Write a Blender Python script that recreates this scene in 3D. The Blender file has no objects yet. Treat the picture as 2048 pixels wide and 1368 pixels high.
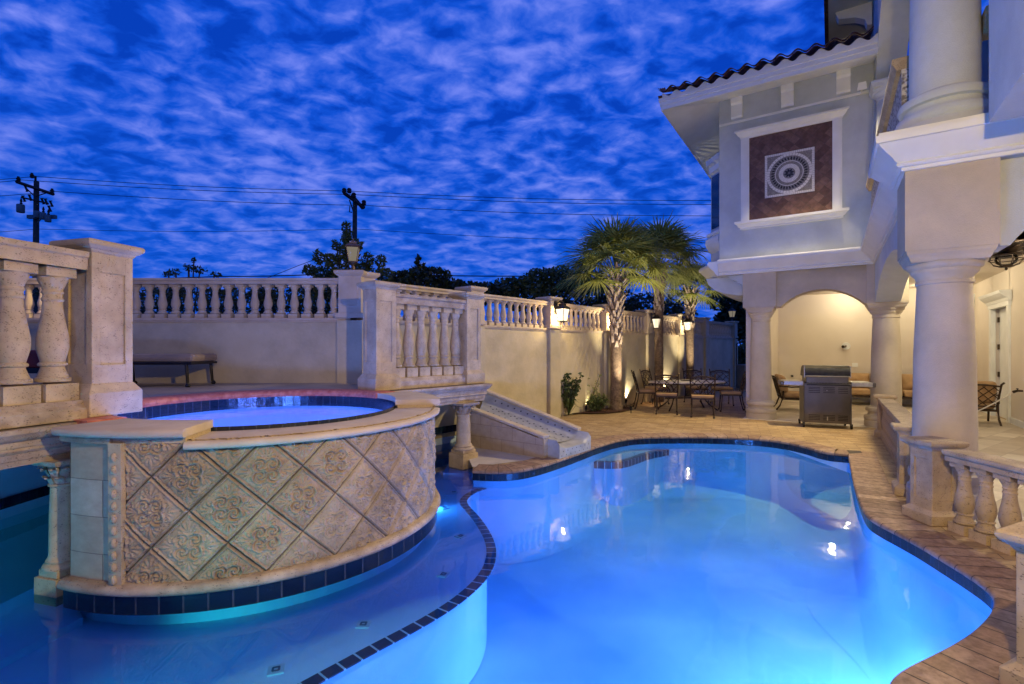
import bpy, bmesh, math, random
import numpy as np
from mathutils import Vector, Matrix
from mathutils.geometry import tessellate_polygon
random.seed(7)
C = bpy.context.scene.collection
PI = math.pi
R = math.radians
scn = bpy.context.scene

# ------------------------------------------------------------------ camera
EYE = 1.57; F = 981.0; HOR = 698.0
cd = bpy.data.cameras.new('camera'); cam = bpy.data.objects.new('camera', cd); C.objects.link(cam)
cam.location = (0, 0, EYE); cam.rotation_euler = (PI/2, 0, 0)
cd.sensor_width = 36; cd.lens = F/2048*36; cd.shift_y = (HOR-684)/2048
cd.clip_start = 0.05; cd.clip_end = 2000
scn.camera = cam

# ------------------------------------------------------------------ world (blue dusk with rippled cloud)
scn.view_settings.view_transform = 'Standard'; scn.view_settings.look = 'None'
scn.view_settings.gamma = 1; scn.view_settings.exposure = 0.0
try: scn.view_settings.use_curve_mapping = False
except Exception: pass
w = bpy.data.worlds.new("World"); scn.world = w; w.use_nodes = True
nt = w.node_tree; N = nt.nodes; L = nt.links; N.clear()
def nn(t, **k):
    n = N.new(t)
    for a, b in k.items(): setattr(n, a, b)
    return n
def mth(op, a, b=None, c=None):
    n = nn('ShaderNodeMath', operation=op)
    for i, v in enumerate((a, b, c)):
        if v is None: continue
        if isinstance(v, (int, float)): n.inputs[i].default_value = v
        else: L.new(v, n.inputs[i])
    return n.outputs[0]
tc = nn('ShaderNodeTexCoord'); sp = nn('ShaderNodeSeparateXYZ'); L.new(tc.outputs['Generated'], sp.inputs[0])
den = mth('ADD', mth('MAXIMUM', sp.outputs[2], 0.0), 0.22)
cx = mth('DIVIDE', sp.outputs[0], den); cy = mth('DIVIDE', sp.outputs[1], den)
cb = nn('ShaderNodeCombineXYZ'); L.new(cx, cb.inputs[0]); L.new(cy, cb.inputs[1])
mp = nn('ShaderNodeMapping'); L.new(cb.outputs[0], mp.inputs[0])
mp.inputs['Rotation'].default_value = (0, 0, R(-38)); mp.inputs['Scale'].default_value = (1.0, 1.25, 1)
n1 = nn('ShaderNodeTexNoise'); L.new(mp.outputs[0], n1.inputs['Vector'])
n1.inputs['Scale'].default_value = 10.0; n1.inputs['Detail'].default_value = 7; n1.inputs['Roughness'].default_value = 0.53
n1.inputs['Distortion'].default_value = 0.3
n2 = nn('ShaderNodeTexNoise'); L.new(cb.outputs[0], n2.inputs['Vector'])
n2.inputs['Scale'].default_value = 1.5; n2.inputs['Detail'].default_value = 6
sm = mth('ADD', mth('MULTIPLY', n1.outputs[0], 0.60), mth('MULTIPLY', n2.outputs[0], 0.40))
cr = nn('ShaderNodeValToRGB'); L.new(sm, cr.inputs[0])
e = cr.color_ramp.elements
e[0].position = 0.40; e[0].color = (0.002, 0.050, 0.50, 1)
e[1].position = 0.63; e[1].color = (0.19, 0.26, 0.92, 1)
m = e.new(0.46); m.color = (0.006, 0.085, 0.68, 1)
m = e.new(0.52); m.color = (0.045, 0.135, 0.76, 1)
hz = nn('ShaderNodeMapRange'); L.new(sp.outputs[2], hz.inputs[0]); hz.inputs[1].default_value = 0.0; hz.inputs[2].default_value = 0.42
hz.inputs[3].default_value = 0.50; hz.inputs[4].default_value = 0.0
mx = nn('ShaderNodeMix', data_type='RGBA'); L.new(hz.outputs[0], mx.inputs[0]); L.new(cr.outputs[0], mx.inputs[6]); mx.inputs[7].default_value = (0.006, 0.115, 0.66, 1)
bg = nn('ShaderNodeBackground'); L.new(mx.outputs[2], bg.inputs[0]); bg.inputs[1].default_value = 1.0
wo = nn('ShaderNodeOutputWorld'); L.new(bg.outputs[0], wo.inputs[0])

# ------------------------------------------------------------------ helpers
def P(px, py, z):                      # point at height z seen at pixel (px,py)
    Y = (EYE-z)*F/(py-HOR)
    return ((px-1024)/F*Y, Y)
def wx(px, Y): return (px-1024)/F*Y
def wz(py, Y): return EYE-(py-HOR)/F*Y
TH = R(33.12)
U = (math.sin(TH), math.cos(TH)); Wd = (math.cos(TH), -math.sin(TH)); C1 = (4.21, 4.78)
def H(a, b, z=0): return (C1[0]+a*U[0]+b*Wd[0], C1[1]+a*U[1]+b*Wd[1], z)
def frame(ox, oy, oz, ang=0.0):
    ca, sa = math.cos(ang), math.sin(ang)
    return lambda x, y, z=0: (ox+x*ca-y*sa, oy+x*sa+y*ca, oz+z)
ID = lambda x, y, z=0: (x, y, z)

class MB:
    def __init__(s): s.v = []; s.f = []; s.uv = {}
    def add(s, vs, fs, uvs=None):
        o = len(s.v); s.v += [tuple(v) for v in vs]
        for i, f in enumerate(fs):
            if uvs is not None: s.uv[len(s.f)] = uvs[i]
            s.f.append([o+k for k in f])
        return s
    def box(s, x0, x1, y0, y1, z0, z1, T=ID):
        return s.add([T(x, y, z) for z in (z0, z1) for y in (y0, y1) for x in (x0, x1)],
              [(0,2,3,1),(4,5,7,6),(0,1,5,4),(2,6,7,3),(0,4,6,2),(1,3,7,5)])
    def frust(s, w0, d0, z0, w1, d1, z1, T=ID, cx=0, cy=0):
        vs = []
        for (w_, d_, z) in ((w0,d0,z0),(w1,d1,z1)):
            vs += [T(cx-w_/2, cy-d_/2, z), T(cx+w_/2, cy-d_/2, z), T(cx+w_/2, cy+d_/2, z), T(cx-w_/2, cy+d_/2, z)]
        return s.add(vs, [(0,3,2,1),(4,5,6,7),(0,1,5,4),(1,2,6,5),(2,3,7,6),(3,0,4,7)])
    def sqlathe(s, prof, T=ID, cx=0, cy=0, d=0):        # square stack: profile (half width, z)
        for i in range(len(prof)-1):
            (r0, z0), (r1, z1) = prof[i], prof[i+1]
            vs = []
            for r_, z in ((r0,z0),(r1,z1)):
                vs += [T(cx-r_, cy-r_-d, z), T(cx+r_, cy-r_-d, z), T(cx+r_, cy+r_+d, z), T(cx-r_, cy+r_+d, z)]
            fs = [(0,1,5,4),(1,2,6,5),(2,3,7,6),(3,0,4,7)]
            if i == 0: fs.append((0,3,2,1))
            if i == len(prof)-2: fs.append((4,5,6,7))
            s.add(vs, fs)
        return s
    def lathe(s, prof, T=ID, cx=0, cy=0, n=24):
        vs = []; fs = []
        for (r_, z) in prof:
            for k in range(n):
                a = 2*PI*k/n; vs.append(T(cx+r_*math.cos(a), cy+r_*math.sin(a), z))
        for i in range(len(prof)-1):
            for k in range(n):
                k2 = (k+1) % n
                fs.append((i*n+k, i*n+k2, (i+1)*n+k2, (i+1)*n+k))
        fs.append(tuple(range(n-1, -1, -1))); m_ = (len(prof)-1)*n; fs.append(tuple(m_+k for k in range(n)))
        return s.add(vs, fs)
    def tube(s, pts, r, T=ID, n=8, r1=None):
        pts = [Vector(T(*p)) for p in pts]; vs = []; fs = []
        m_ = len(pts)
        for i, p in enumerate(pts):
            d = (pts[min(i+1, m_-1)]-pts[max(i-1, 0)]).normalized()
            a = Vector((0,0,1)) if abs(d.z) < .9 else Vector((1,0,0))
            x = d.cross(a).normalized(); y = d.cross(x)
            rr = r if r1 is None else r+(r1-r)*i/(m_-1)
            for k in range(n):
                t = 2*PI*k/n; vs.append(p+x*rr*math.cos(t)+y*rr*math.sin(t))
        for i in range(m_-1):
            for k in range(n):
                k2 = (k+1) % n; fs.append((i*n+k, i*n+k2, (i+1)*n+k2, (i+1)*n+k))
        fs.append(tuple(range(n))); fs.append(tuple((m_-1)*n+k for k in range(n)))
        return s.add(vs, fs)
    def extr(s, poly, vec):                              # polygon (3d list) extruded by vec
        n = len(poly); v = list(poly)+[(p[0]+vec[0], p[1]+vec[1], p[2]+vec[2]) for p in poly]
        tri = tessellate_polygon([[Vector(p) for p in poly]])
        fs = [tuple(t) for t in tri]+[tuple(n+i for i in t[::-1]) for t in tri]
        fs += [(i, (i+1) % n, n+(i+1) % n, n+i) for i in range(n)]
        return s.add(v, fs)
    def sweep(s, path, prof, closed=False, caps=True, uv=False):   # path [(x,y)], prof [(offset to the RIGHT of travel, z)]
        n = len(path); P2 = [Vector(p[:2]) for p in path]; vs = []; fs = []; uvs = []
        ln = [0]
        for i in range(1, n+1): ln.append(ln[-1]+(P2[i % n]-P2[i-1]).length)
        for i in range(n):
            if closed: a = P2[i-1]; b = P2[(i+1) % n]
            else: a = P2[max(i-1, 0)]; b = P2[min(i+1, n-1)]
            d0 = (P2[i]-a); d1 = (b-P2[i])
            if d0.length < 1e-9: d0 = d1
            if d1.length < 1e-9: d1 = d0
            d0 = d0.normalized(); d1 = d1.normalized()
            n0 = Vector((d0.y, -d0.x)); n1_ = Vector((d1.y, -d1.x)); m_ = (n0+n1_)
            m_ = m_.normalized() if m_.length > 1e-6 else n0
            k = 1/max(.3, m_.dot(n0))
            for (o, z) in prof: vs.append((P2[i].x+m_.x*o*k, P2[i].y+m_.y*o*k, z))
        q = len(prof); pl = [0]
        for j in range(1, q): pl.append(pl[-1]+math.hypot(prof[j][0]-prof[j-1][0], prof[j][1]-prof[j-1][1]))
        for i in range(n if closed else n-1):
            i2 = (i+1) % n
            for j in range(q-1):
                fs.append((i*q+j, i2*q+j, i2*q+j+1, i*q+j+1))
                uvs.append(((ln[i], pl[j]), (ln[i+1], pl[j]), (ln[i+1], pl[j+1]), (ln[i], pl[j+1])))
        if not closed and caps:
            fs.append(tuple(range(q))); fs.append(tuple((n-1)*q+j for j in range(q))); uvs += [((0,0),)*q]*2
        return s.add(vs, fs, uvs if uv else None)
    def sheet(s, outer, holes, z):
        loops = [[Vector((p[0], p[1], 0)) for p in l] for l in [outer]+holes]
        tri = tessellate_polygon(loops); flat = [p for l in loops for p in l]
        return s.add([(p.x, p.y, z) for p in flat], [tuple(t) for t in tri])
    def build(s, name, mat, parent=None, smooth=None, bevel=0, recalc=True):
        me = bpy.data.meshes.new(name); me.from_pydata(s.v, [], s.f)
        if s.uv:
            ul = me.uv_layers.new(name='UVMap')
            for i, p in enumerate(me.polygons):
                if i in s.uv:
                    for k, li in enumerate(p.loop_indices): ul.data[li].uv = s.uv[i][k]
        if recalc:
            b = bmesh.new(); b.from_mesh(me); bmesh.ops.recalc_face_normals(b, faces=b.faces); b.to_mesh(me); b.free()
        if smooth:
            me.polygons.foreach_set('use_smooth', [True]*len(me.polygons))
            try: me.set_sharp_from_angle(angle=R(smooth))
            except Exception: pass
        me.materials.append(mat)
        o = bpy.data.objects.new(name, me); C.objects.link(o)
        if parent is not None:
            o.parent = parent; o.matrix_parent_inverse = Matrix.Translation(parent.get('_w', (0,0,0))).inverted() if '_w' in parent else Matrix()
        if bevel:
            bm_ = o.modifiers.new('bevel', 'BEVEL'); bm_.width = bevel; bm_.segments = 2; bm_.limit_method = 'ANGLE'; bm_.angle_limit = R(40)
        return o
def thing(name, label, cat, loc=(0,0,0), rz=0, group=None, kind=None):
    o = bpy.data.objects.new(name, None); C.objects.link(o); o.empty_display_size = .1
    o.location = loc; o.rotation_euler = (0, 0, rz)
    if rz == 0: o['_w'] = tuple(float(v) for v in loc)
    tag(o, label, cat, group, kind); return o
def part_root(name, parent):
    o = bpy.data.objects.new(name, None); C.objects.link(o); o.parent = parent; return o
def tag(o, label=None, cat=None, group=None, kind=None):
    if label: o['label'] = label
    if cat: o['category'] = cat
    if group: o['group'] = group
    if kind: o['kind'] = kind
    return o
def copy_tree(o, parent=None):
    c = o.copy(); C.objects.link(c); c.parent = parent
    for ch in [x for x in bpy.data.objects if x.parent == o]: copy_tree(ch, c)
    return c
def place(proto, used, loc, rz, label, group=None):
    o = proto if not used else copy_tree(proto)
    o.location = loc; o.rotation_euler = (0, 0, rz); o['label'] = label
    if group: o['group'] = group
    return o

# ------------------------------------------------------------------ materials
def newmat(name):
    m_ = bpy.data.materials.new(name); m_.use_nodes = True
    t = m_.node_tree; b = t.nodes['Principled BSDF']; return m_, t, b
def mk(name, c1, c2=None, ns=4.0, rough=.7, metal=0.0, bs=0, bstr=0.2, pits=0, pitscale=60, detail=5, coord='Object', spec=None, lo=.35, hi=.65, bdist=.01, stain=0, sheen=0):
    m_, t, b = newmat(name); nd = t.nodes; lk = t.links
    b.inputs['Roughness'].default_value = rough; b.inputs['Metallic'].default_value = metal
    if spec is not None: b.inputs['Specular IOR Level'].default_value = spec
    co = nd.new('ShaderNodeTexCoord').outputs['Object'] if coord == 'Object' else nd.new('ShaderNodeNewGeometry').outputs['Position']
    col = None
    if c2:
        n_ = nd.new('ShaderNodeTexNoise'); n_.inputs['Scale'].default_value = ns; n_.inputs['Detail'].default_value = detail; lk.new(co, n_.inputs['Vector'])
        r_ = nd.new('ShaderNodeValToRGB'); lk.new(n_.outputs[0], r_.inputs[0])
        r_.color_ramp.elements[0].position = lo; r_.color_ramp.elements[1].position = hi
        r_.color_ramp.elements[0].color = (*c1, 1); r_.color_ramp.elements[1].color = (*c2, 1); col = r_.outputs[0]
    else: b.inputs['Base Color'].default_value = (*c1, 1)
    height = None
    if bs:
        n_ = nd.new('ShaderNodeTexNoise'); n_.inputs['Scale'].default_value = bs; n_.inputs['Detail'].default_value = 4; lk.new(co, n_.inputs['Vector']); height = n_.outputs[0]
    if pits:
        mpn = nd.new('ShaderNodeMapping'); lk.new(co, mpn.inputs[0]); mpn.inputs['Scale'].default_value = (1, 1, 1.8); mpn.inputs['Rotation'].default_value = (.5, .3, .2)
        v_ = nd.new('ShaderNodeTexVoronoi'); v_.inputs['Scale'].default_value = pitscale; lk.new(mpn.outputs[0], v_.inputs['Vector'])
        q_ = nd.new('ShaderNodeTexNoise'); q_.inputs['Scale'].default_value = pitscale*.45; lk.new(co, q_.inputs['Vector'])
        a_ = nd.new('ShaderNodeMath'); a_.operation = 'MULTIPLY_ADD'; lk.new(q_.outputs[0], a_.inputs[0]); a_.inputs[1].default_value = -.9; a_.inputs[2].default_value = .62
        s_ = nd.new('ShaderNodeMath'); s_.operation = 'SUBTRACT'; lk.new(v_.outputs['Distance'], s_.inputs[0]); lk.new(a_.outputs[0], s_.inputs[1])
        g_ = nd.new('ShaderNodeMapRange'); lk.new(s_.outputs[0], g_.inputs[0]); g_.inputs[1].default_value = -.02; g_.inputs[2].default_value = .07
        mm = nd.new('ShaderNodeMix'); mm.data_type = 'RGBA'; mm.blend_type = 'MULTIPLY'
        mm.inputs[0].default_value = pits; lk.new(col, mm.inputs[6]); lk.new(g_.outputs[0], mm.inputs[7]); col = mm.outputs[2]
        if height is not None:
            a2 = nd.new('ShaderNodeMath'); a2.operation = 'ADD'; lk.new(height, a2.inputs[0]); lk.new(g_.outputs[0], a2.inputs[1]); height = a2.outputs[0]
        else: height = g_.outputs[0]
    if stain:
        n_ = nd.new('ShaderNodeTexNoise'); n_.inputs['Scale'].default_value = 1.3; n_.inputs['Detail'].default_value = 8; n_.inputs['Roughness'].default_value = .7; lk.new(co, n_.inputs['Vector'])
        g_ = nd.new('ShaderNodeMapRange'); lk.new(n_.outputs[0], g_.inputs[0]); g_.inputs[1].default_value = .38; g_.inputs[2].default_value = .6; g_.inputs[3].default_value = 1-stain; g_.inputs[4].default_value = 1
        mm = nd.new('ShaderNodeMix'); mm.data_type = 'RGBA'; mm.blend_type = 'MULTIPLY'; mm.inputs[0].default_value = 1
        lk.new(col, mm.inputs[6]); lk.new(g_.outputs[0], mm.inputs[7]); col = mm.outputs[2]
    if col is not None: lk.new(col, b.inputs['Base Color'])
    if height is not None:
        bu = nd.new('ShaderNodeBump'); bu.inputs['Strength'].default_value = bstr; bu.inputs['Distance'].default_value = bdist
        lk.new(height, bu.inputs['Height']); lk.new(bu.outputs[0], b.inputs['Normal'])
    return m_
def mkbrick(name, c1, c2, mortar, scale, rot=0, bw=.5, rh=.25, ms=.02, rough=.6, coord='pos', noise=.5, nscale=6, bstr=.3, offset=.5, spec=.5, warp=0, ncol=(.35,.3,.22), freq=2):
    m_, t, b = newmat(name); nd = t.nodes; lk = t.links
    co = nd.new('ShaderNodeNewGeometry').outputs['Position'] if coord == 'pos' else nd.new('ShaderNodeTexCoord').outputs['UV' if coord == 'uv' else 'Object']
    mpn = nd.new('ShaderNodeMapping'); lk.new(co, mpn.inputs[0])
    mpn.inputs['Rotation'].default_value = rot if isinstance(rot, tuple) else (0, 0, rot)
    br = nd.new('ShaderNodeTexBrick'); lk.new(mpn.outputs[0], br.inputs['Vector'])
    br.offset = offset; br.offset_frequency = freq
    br.inputs['Scale'].default_value = scale; br.inputs['Brick Width'].default_value = bw; br.inputs['Row Height'].default_value = rh
    br.inputs['Mortar Size'].default_value = ms; br.inputs['Mortar Smooth'].default_value = .2; br.inputs['Bias'].default_value = 0
    br.inputs['Color1'].default_value = (*c1, 1); br.inputs['Color2'].default_value = (*c2, 1); br.inputs['Mortar'].default_value = (*mortar, 1)
    n_ = nd.new('ShaderNodeTexNoise'); n_.inputs['Scale'].default_value = nscale; n_.inputs['Detail'].default_value = 8; n_.inputs['Roughness'].default_value = .65; lk.new(co, n_.inputs['Vector'])
    g_ = nd.new('ShaderNodeMapRange'); lk.new(n_.outputs[0], g_.inputs[0]); g_.inputs[1].default_value = .35; g_.inputs[2].default_value = .65; g_.inputs[3].default_value = 0; g_.inputs[4].default_value = noise
    mm = nd.new('ShaderNodeMix'); mm.data_type = 'RGBA'; mm.blend_type = 'MULTIPLY'; lk.new(g_.outputs[0], mm.inputs[0]); lk.new(br.outputs['Color'], mm.inputs[6]); mm.inputs[7].default_value = (*ncol, 1)
    lk.new(mm.outputs[2], b.inputs['Base Color'])
    b.inputs['Roughness'].default_value = rough; b.inputs['Specular IOR Level'].default_value = spec
    a2 = nd.new('ShaderNodeMath'); a2.operation = 'MULTIPLY_ADD'; lk.new(n_.outputs[0], a2.inputs[0]); a2.inputs[1].default_value = .5
    inv = nd.new('ShaderNodeMath'); inv.operation = 'SUBTRACT'; inv.inputs[0].default_value = 1; lk.new(br.outputs['Fac'], inv.inputs[1]); lk.new(inv.outputs[0], a2.inputs[2])
    bu = nd.new('ShaderNodeBump'); bu.inputs['Strength'].default_value = bstr; bu.inputs['Distance'].default_value = .01
    lk.new(a2.outputs[0], bu.inputs['Height']); lk.new(bu.outputs[0], b.inputs['Normal'])
    return m_
def emis(name, c, s, transp=0):
    m_ = bpy.data.materials.new(name); m_.use_nodes = True; t = m_.node_tree; t.nodes.clear()
    e_ = t.nodes.new('ShaderNodeEmission'); e_.inputs[0].default_value = (*c, 1); e_.inputs[1].default_value = s
    o_ = t.nodes.new('ShaderNodeOutputMaterial')
    if transp:
        tr = t.nodes.new('ShaderNodeBsdfTransparent'); tr.inputs[0].default_value = (transp, transp, transp, 1)
        a_ = t.nodes.new('ShaderNodeAddShader'); t.links.new(e_.outputs[0], a_.inputs[0]); t.links.new(tr.outputs[0], a_.inputs[1]); t.links.new(a_.outputs[0], o_.inputs[0])
    else: t.links.new(e_.outputs[0], o_.inputs[0])
    return m_
def water_mat(name, tint, rough, bscale, bstr, bscale2=0.6):
    m_ = bpy.data.materials.new(name); m_.use_nodes = True; t = m_.node_tree; nd = t.nodes; lk = t.links; nd.clear()
    tr = nd.new('ShaderNodeBsdfTransparent'); tr.inputs[0].default_value = (*tint, 1)
    gl = nd.new('ShaderNodeBsdfGlossy'); gl.inputs['Roughness'].default_value = rough
    fr = nd.new('ShaderNodeFresnel'); fr.inputs[0].default_value = 1.38
    mx_ = nd.new('ShaderNodeMixShader'); o_ = nd.new('ShaderNodeOutputMaterial')
    g_ = nd.new('ShaderNodeNewGeometry')
    a_ = nd.new('ShaderNodeTexNoise'); a_.inputs['Scale'].default_value = bscale; a_.inputs['Detail'].default_value = 2; lk.new(g_.outputs['Position'], a_.inputs['Vector'])
    b_ = nd.new('ShaderNodeTexNoise'); b_.inputs['Scale'].default_value = bscale2; b_.inputs['Detail'].default_value = 1; lk.new(g_.outputs['Position'], b_.inputs['Vector'])
    s_ = nd.new('ShaderNodeMath'); s_.operation = 'MULTIPLY_ADD'; lk.new(b_.outputs[0], s_.inputs[0]); s_.inputs[1].default_value = 3; lk.new(a_.outputs[0], s_.inputs[2])
    bu = nd.new('ShaderNodeBump'); bu.inputs['Strength'].default_value = bstr; bu.inputs['Distance'].default_value = .01; lk.new(s_.outputs[0], bu.inputs['Height'])
    lk.new(bu.outputs[0], gl.inputs['Normal']); lk.new(bu.outputs[0], fr.inputs['Normal'])
    lk.new(fr.outputs[0], mx_.inputs[0]); lk.new(tr.outputs[0], mx_.inputs[1]); lk.new(gl.outputs[0], mx_.inputs[2]); lk.new(mx_.outputs[0], o_.inputs[0])
    return m_
STONE = mk('coral_stone', (.44,.33,.18), (.56,.43,.25), ns=7, rough=.8, bs=45, bstr=.5, pits=.5, pitscale=62, stain=.28, bdist=.006)
STONE_D = mk('coral_stone_worn', (.38,.28,.17), (.54,.43,.29), ns=9, rough=.8, bs=60, bstr=.5, pits=.5, pitscale=56, stain=.4, bdist=.006)
RELIEF = mk('relief_stone', (.38,.28,.15), (.48,.37,.22), ns=9, rough=.85, bs=110, bstr=.5, pits=.4, pitscale=52, stain=.3, bdist=.005, spec=.3)
CAST = mk('cast_stone', (.48,.38,.25), (.56,.46,.31), ns=5, rough=.75, bs=90, bstr=.25, bdist=.004, stain=.12)
STUCCO = mk('stucco', (.50,.42,.25), (.57,.49,.31), ns=1.6, rough=.85, bs=22, bstr=.35, bdist=.010, stain=.20, coord='pos')
HWALL = mk('house_stucco', (.51,.56,.59), (.56,.61,.64), ns=2, rough=.85, bs=120, bstr=.55, bdist=.006, coord='pos', stain=.14)  # blue cast of the light on the house mixed into the stucco colour
INNER = mk('patio_plaster', (.66,.59,.49), (.71,.64,.54), ns=1.2, rough=.85, bs=90, bstr=.2, bdist=.003, coord='pos')
COLM = mk('column_render', (.54,.46,.33), (.60,.51,.37), ns=2, rough=.85, bs=120, bstr=.6, bdist=.006, coord='pos', stain=.18)
TRIM = mk('white_trim', (.72,.74,.72), (.79,.81,.79), ns=3, rough=.5, bs=60, bstr=.1, bdist=.003)
DECK = mkbrick('deck_pavers', (.34,.22,.09), (.52,.37,.18), (.15,.09,.04), 1, rot=R(24), bw=.34, rh=.11, ms=.004, rough=.62, noise=.5, nscale=5, bstr=.5)
COPE = mkbrick('coping_stone', (.30,.18,.10), (.46,.31,.19), (.05,.03,.02), 1, coord='uv', bw=.17, rh=.6, ms=.005, rough=.7, noise=.8, nscale=14, bstr=.9, offset=0)
TILEF = mkbrick('patio_travertine', (.42,.33,.22), (.74,.66,.52), (.36,.30,.22), 1, rot=R(-33.1), bw=.62, rh=.3, ms=.004, rough=.4, noise=.35, nscale=3, bstr=.15)
TERR = mkbrick('terrace_travertine', (.32,.24,.16), (.44,.35,.24), (.2,.17,.13), 1, rot=R(50), bw=.6, rh=.4, ms=.004, rough=.5, noise=.4, nscale=2, bstr=.2)
BTILE = mkbrick('navy_tile', (.003,.007,.022), (.007,.020,.045), (.05,.06,.08), 1, coord='uv', bw=.088, rh=.3, ms=.004, rough=.15, noise=.6, nscale=22, bstr=.4, offset=0, spec=.7, ncol=(.25,.4,.5))
LTILE = mkbrick('ledge_tile', (.008,.02,.06), (.012,.03,.075), (.55,.68,.75), 1, coord='uv', bw=.11, rh=.3, ms=.007, rough=.3, noise=.3, nscale=16, bstr=.2, offset=0)
MOSAIC = mkbrick('ledge_mosaic', (.02,.06,.14), (.5,.62,.70), (.5,.62,.70), 1, coord='uv', bw=.05, rh=.028, ms=.004, rough=.3, noise=.2, nscale=16, bstr=.2)
PLAST = mk('pool_plaster', (.38,.56,.76), (.62,.77,.88), ns=.9, rough=.75, bs=30, bstr=.15, coord='pos', detail=8)
WATER = water_mat('pool_water', (.48,.78,1.0), .03, 3.4, .24)
SPAW = water_mat('spa_water', (.80,.9,1.0), .06, 5, .3)
BLOCK = mkbrick('stone_blocks', (.38,.29,.18), (.48,.38,.26), (.20,.15,.10), 1, coord='uv', bw=.36, rh=.24, ms=.003, rough=.8, noise=.35, nscale=12, bstr=.5)
REDC = mk('red_brick_coping', (.40,.09,.05), (.60,.20,.12), ns=16, rough=.5, bs=60, bstr=.8)
MULCH = mk('mulch', (.035,.014,.008), (.13,.055,.03), ns=45, rough=.9, bs=60, bstr=1, bdist=.03, coord='pos')
GRASS = mk('ground_soil', (.03,.035,.02), (.06,.06,.035), ns=3, rough=.95, coord='pos')
BRONZE = mk('bronze_metal', (.035,.022,.014), (.075,.048,.03), ns=14, rough=.42, metal=.6, bs=60, bstr=.2)
BLACKM = mk('black_metal', (.012,.011,.010), (.03,.027,.024), ns=8, rough=.35, metal=.6)
GRILLM = mk('grill_panel', (.13,.12,.105), (.17,.155,.14), ns=3, rough=.32, metal=.85)
STEEL = mk('brushed_steel', (.42,.41,.38), (.52,.51,.48), ns=20, rough=.3, metal=.9)
CUSH = mk('tan_cushion', (.36,.22,.10), (.46,.30,.15), ns=5, rough=.9, bs=120, bstr=.3)
CUSHD = mk('brown_cushion', (.22,.16,.10), (.30,.22,.14), ns=5, rough=.9, bs=120, bstr=.3)
REDCUSH = mk('dark_red_cushion', (.14,.02,.015), (.20,.03,.02), ns=5, rough=.9)
TTOP = mk('table_stone_top', (.48,.43,.35), (.60,.54,.45), ns=14, rough=.35)
ROOFT = mk('clay_roof_tile', (.06,.03,.03), (.18,.08,.06), ns=7, rough=.75, bs=40, bstr=.5)
LANT = mk('lantern_metal', (.10,.065,.04), (.17,.11,.07), ns=12, rough=.45, metal=.4)
LANTD = mk('dark_lantern_metal', (.02,.016,.012), (.05,.04,.03), ns=12, rough=.45, metal=.4)
GLOW = emis('lit_lantern_glass', (1,.84,.58), 1.1, .45)
GLOWD = emis('dim_lantern_glass', (1,.86,.66), .13, .55)
CAN = emis('downlight_lens', (1,.82,.55), 6)
BTRUNK = mk('palm_trunk', (.10,.065,.04), (.22,.15,.09), ns=18, rough=.9, bs=70, bstr=.8)
BOOT = mk('palm_boots', (.22,.16,.11), (.42,.33,.24), ns=14, rough=.85, bs=60, bstr=.4)
def leafmat(name, a, b2, tl=.25, ns=2.5):
    m_, t, b = newmat(name); nd = t.nodes; lk = t.links
    g_ = nd.new('ShaderNodeNewGeometry'); n_ = nd.new('ShaderNodeTexNoise'); n_.inputs['Scale'].default_value = ns; lk.new(g_.outputs['Position'], n_.inputs['Vector'])
    ad = nd.new('ShaderNodeMath'); ad.operation = 'MULTIPLY_ADD'; lk.new(g_.outputs['Random Per Island'], ad.inputs[0]); ad.inputs[1].default_value = .5; lk.new(n_.outputs[0], ad.inputs[2])
    r_ = nd.new('ShaderNodeValToRGB'); lk.new(ad.outputs[0], r_.inputs[0]); r_.color_ramp.elements[0].position = .4; r_.color_ramp.elements[1].position = 1.0
    r_.color_ramp.elements[0].color = (*a, 1); r_.color_ramp.elements[1].color = (*b2, 1); lk.new(r_.outputs[0], b.inputs['Base Color'])
    b.inputs['Roughness'].default_value = .5
    ts = nd.new('ShaderNodeBsdfTranslucent'); lk.new(r_.outputs[0], ts.inputs[0]); mx_ = nd.new('ShaderNodeMixShader'); mx_.inputs[0].default_value = tl
    lk.new(b.outputs[0], mx_.inputs[1]); lk.new(ts.outputs[0], mx_.inputs[2]); lk.new(mx_.outputs[0], nd['Material Output'].inputs[0])
    return m_
PALML = leafmat('palm_leaf', (.15,.18,.035), (.38,.40,.10), .5)
DARKL = leafmat('dark_leaf', (.012,.025,.010), (.05,.075,.025))
HEDGEL = leafmat('hedge_leaf', (.02,.045,.012), (.10,.13,.035))
SHRUBL = leafmat('shrub_leaf', (.035,.07,.02), (.12,.16,.05), .4)
PALEL = leafmat('pale_leaf', (.16,.19,.06), (.35,.36,.15), .5)
BARK = mk('bark', (.03,.022,.015), (.07,.05,.035), ns=9, rough=.9)
POLEM = mk('weathered_pole', (.025,.035,.035), (.06,.07,.06), ns=6, rough=.9)
XARM = mk('dark_timber', (.012,.010,.010), (.03,.022,.02), ns=6, rough=.9)
TRANS = mk('grey_transformer', (.07,.13,.14), (.10,.17,.18), ns=4, rough=.6)
WIREM = mk('wire', (.006,.008,.012), rough=.8)
GLASSD = mk('dark_glass', (.01,.012,.015), rough=.05, spec=1)
GLASSC = water_mat('clear_glass', (.95,.95,.93), .02, 5, 0)
HOSEM = mk('white_hose', (.7,.66,.58), rough=.5)
ACM = mk('ac_casing', (.16,.15,.13), (.22,.2,.18), ns=5, rough=.6)
MBROWN = mkbrick('panel_brown_tile', (.10,.045,.035), (.22,.12,.09), (.09,.07,.06), 1, coord='uv', bw=.155, rh=.155, ms=.003, rough=.5, noise=.7, nscale=9, bstr=.3, offset=0, rot=R(45))
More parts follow.
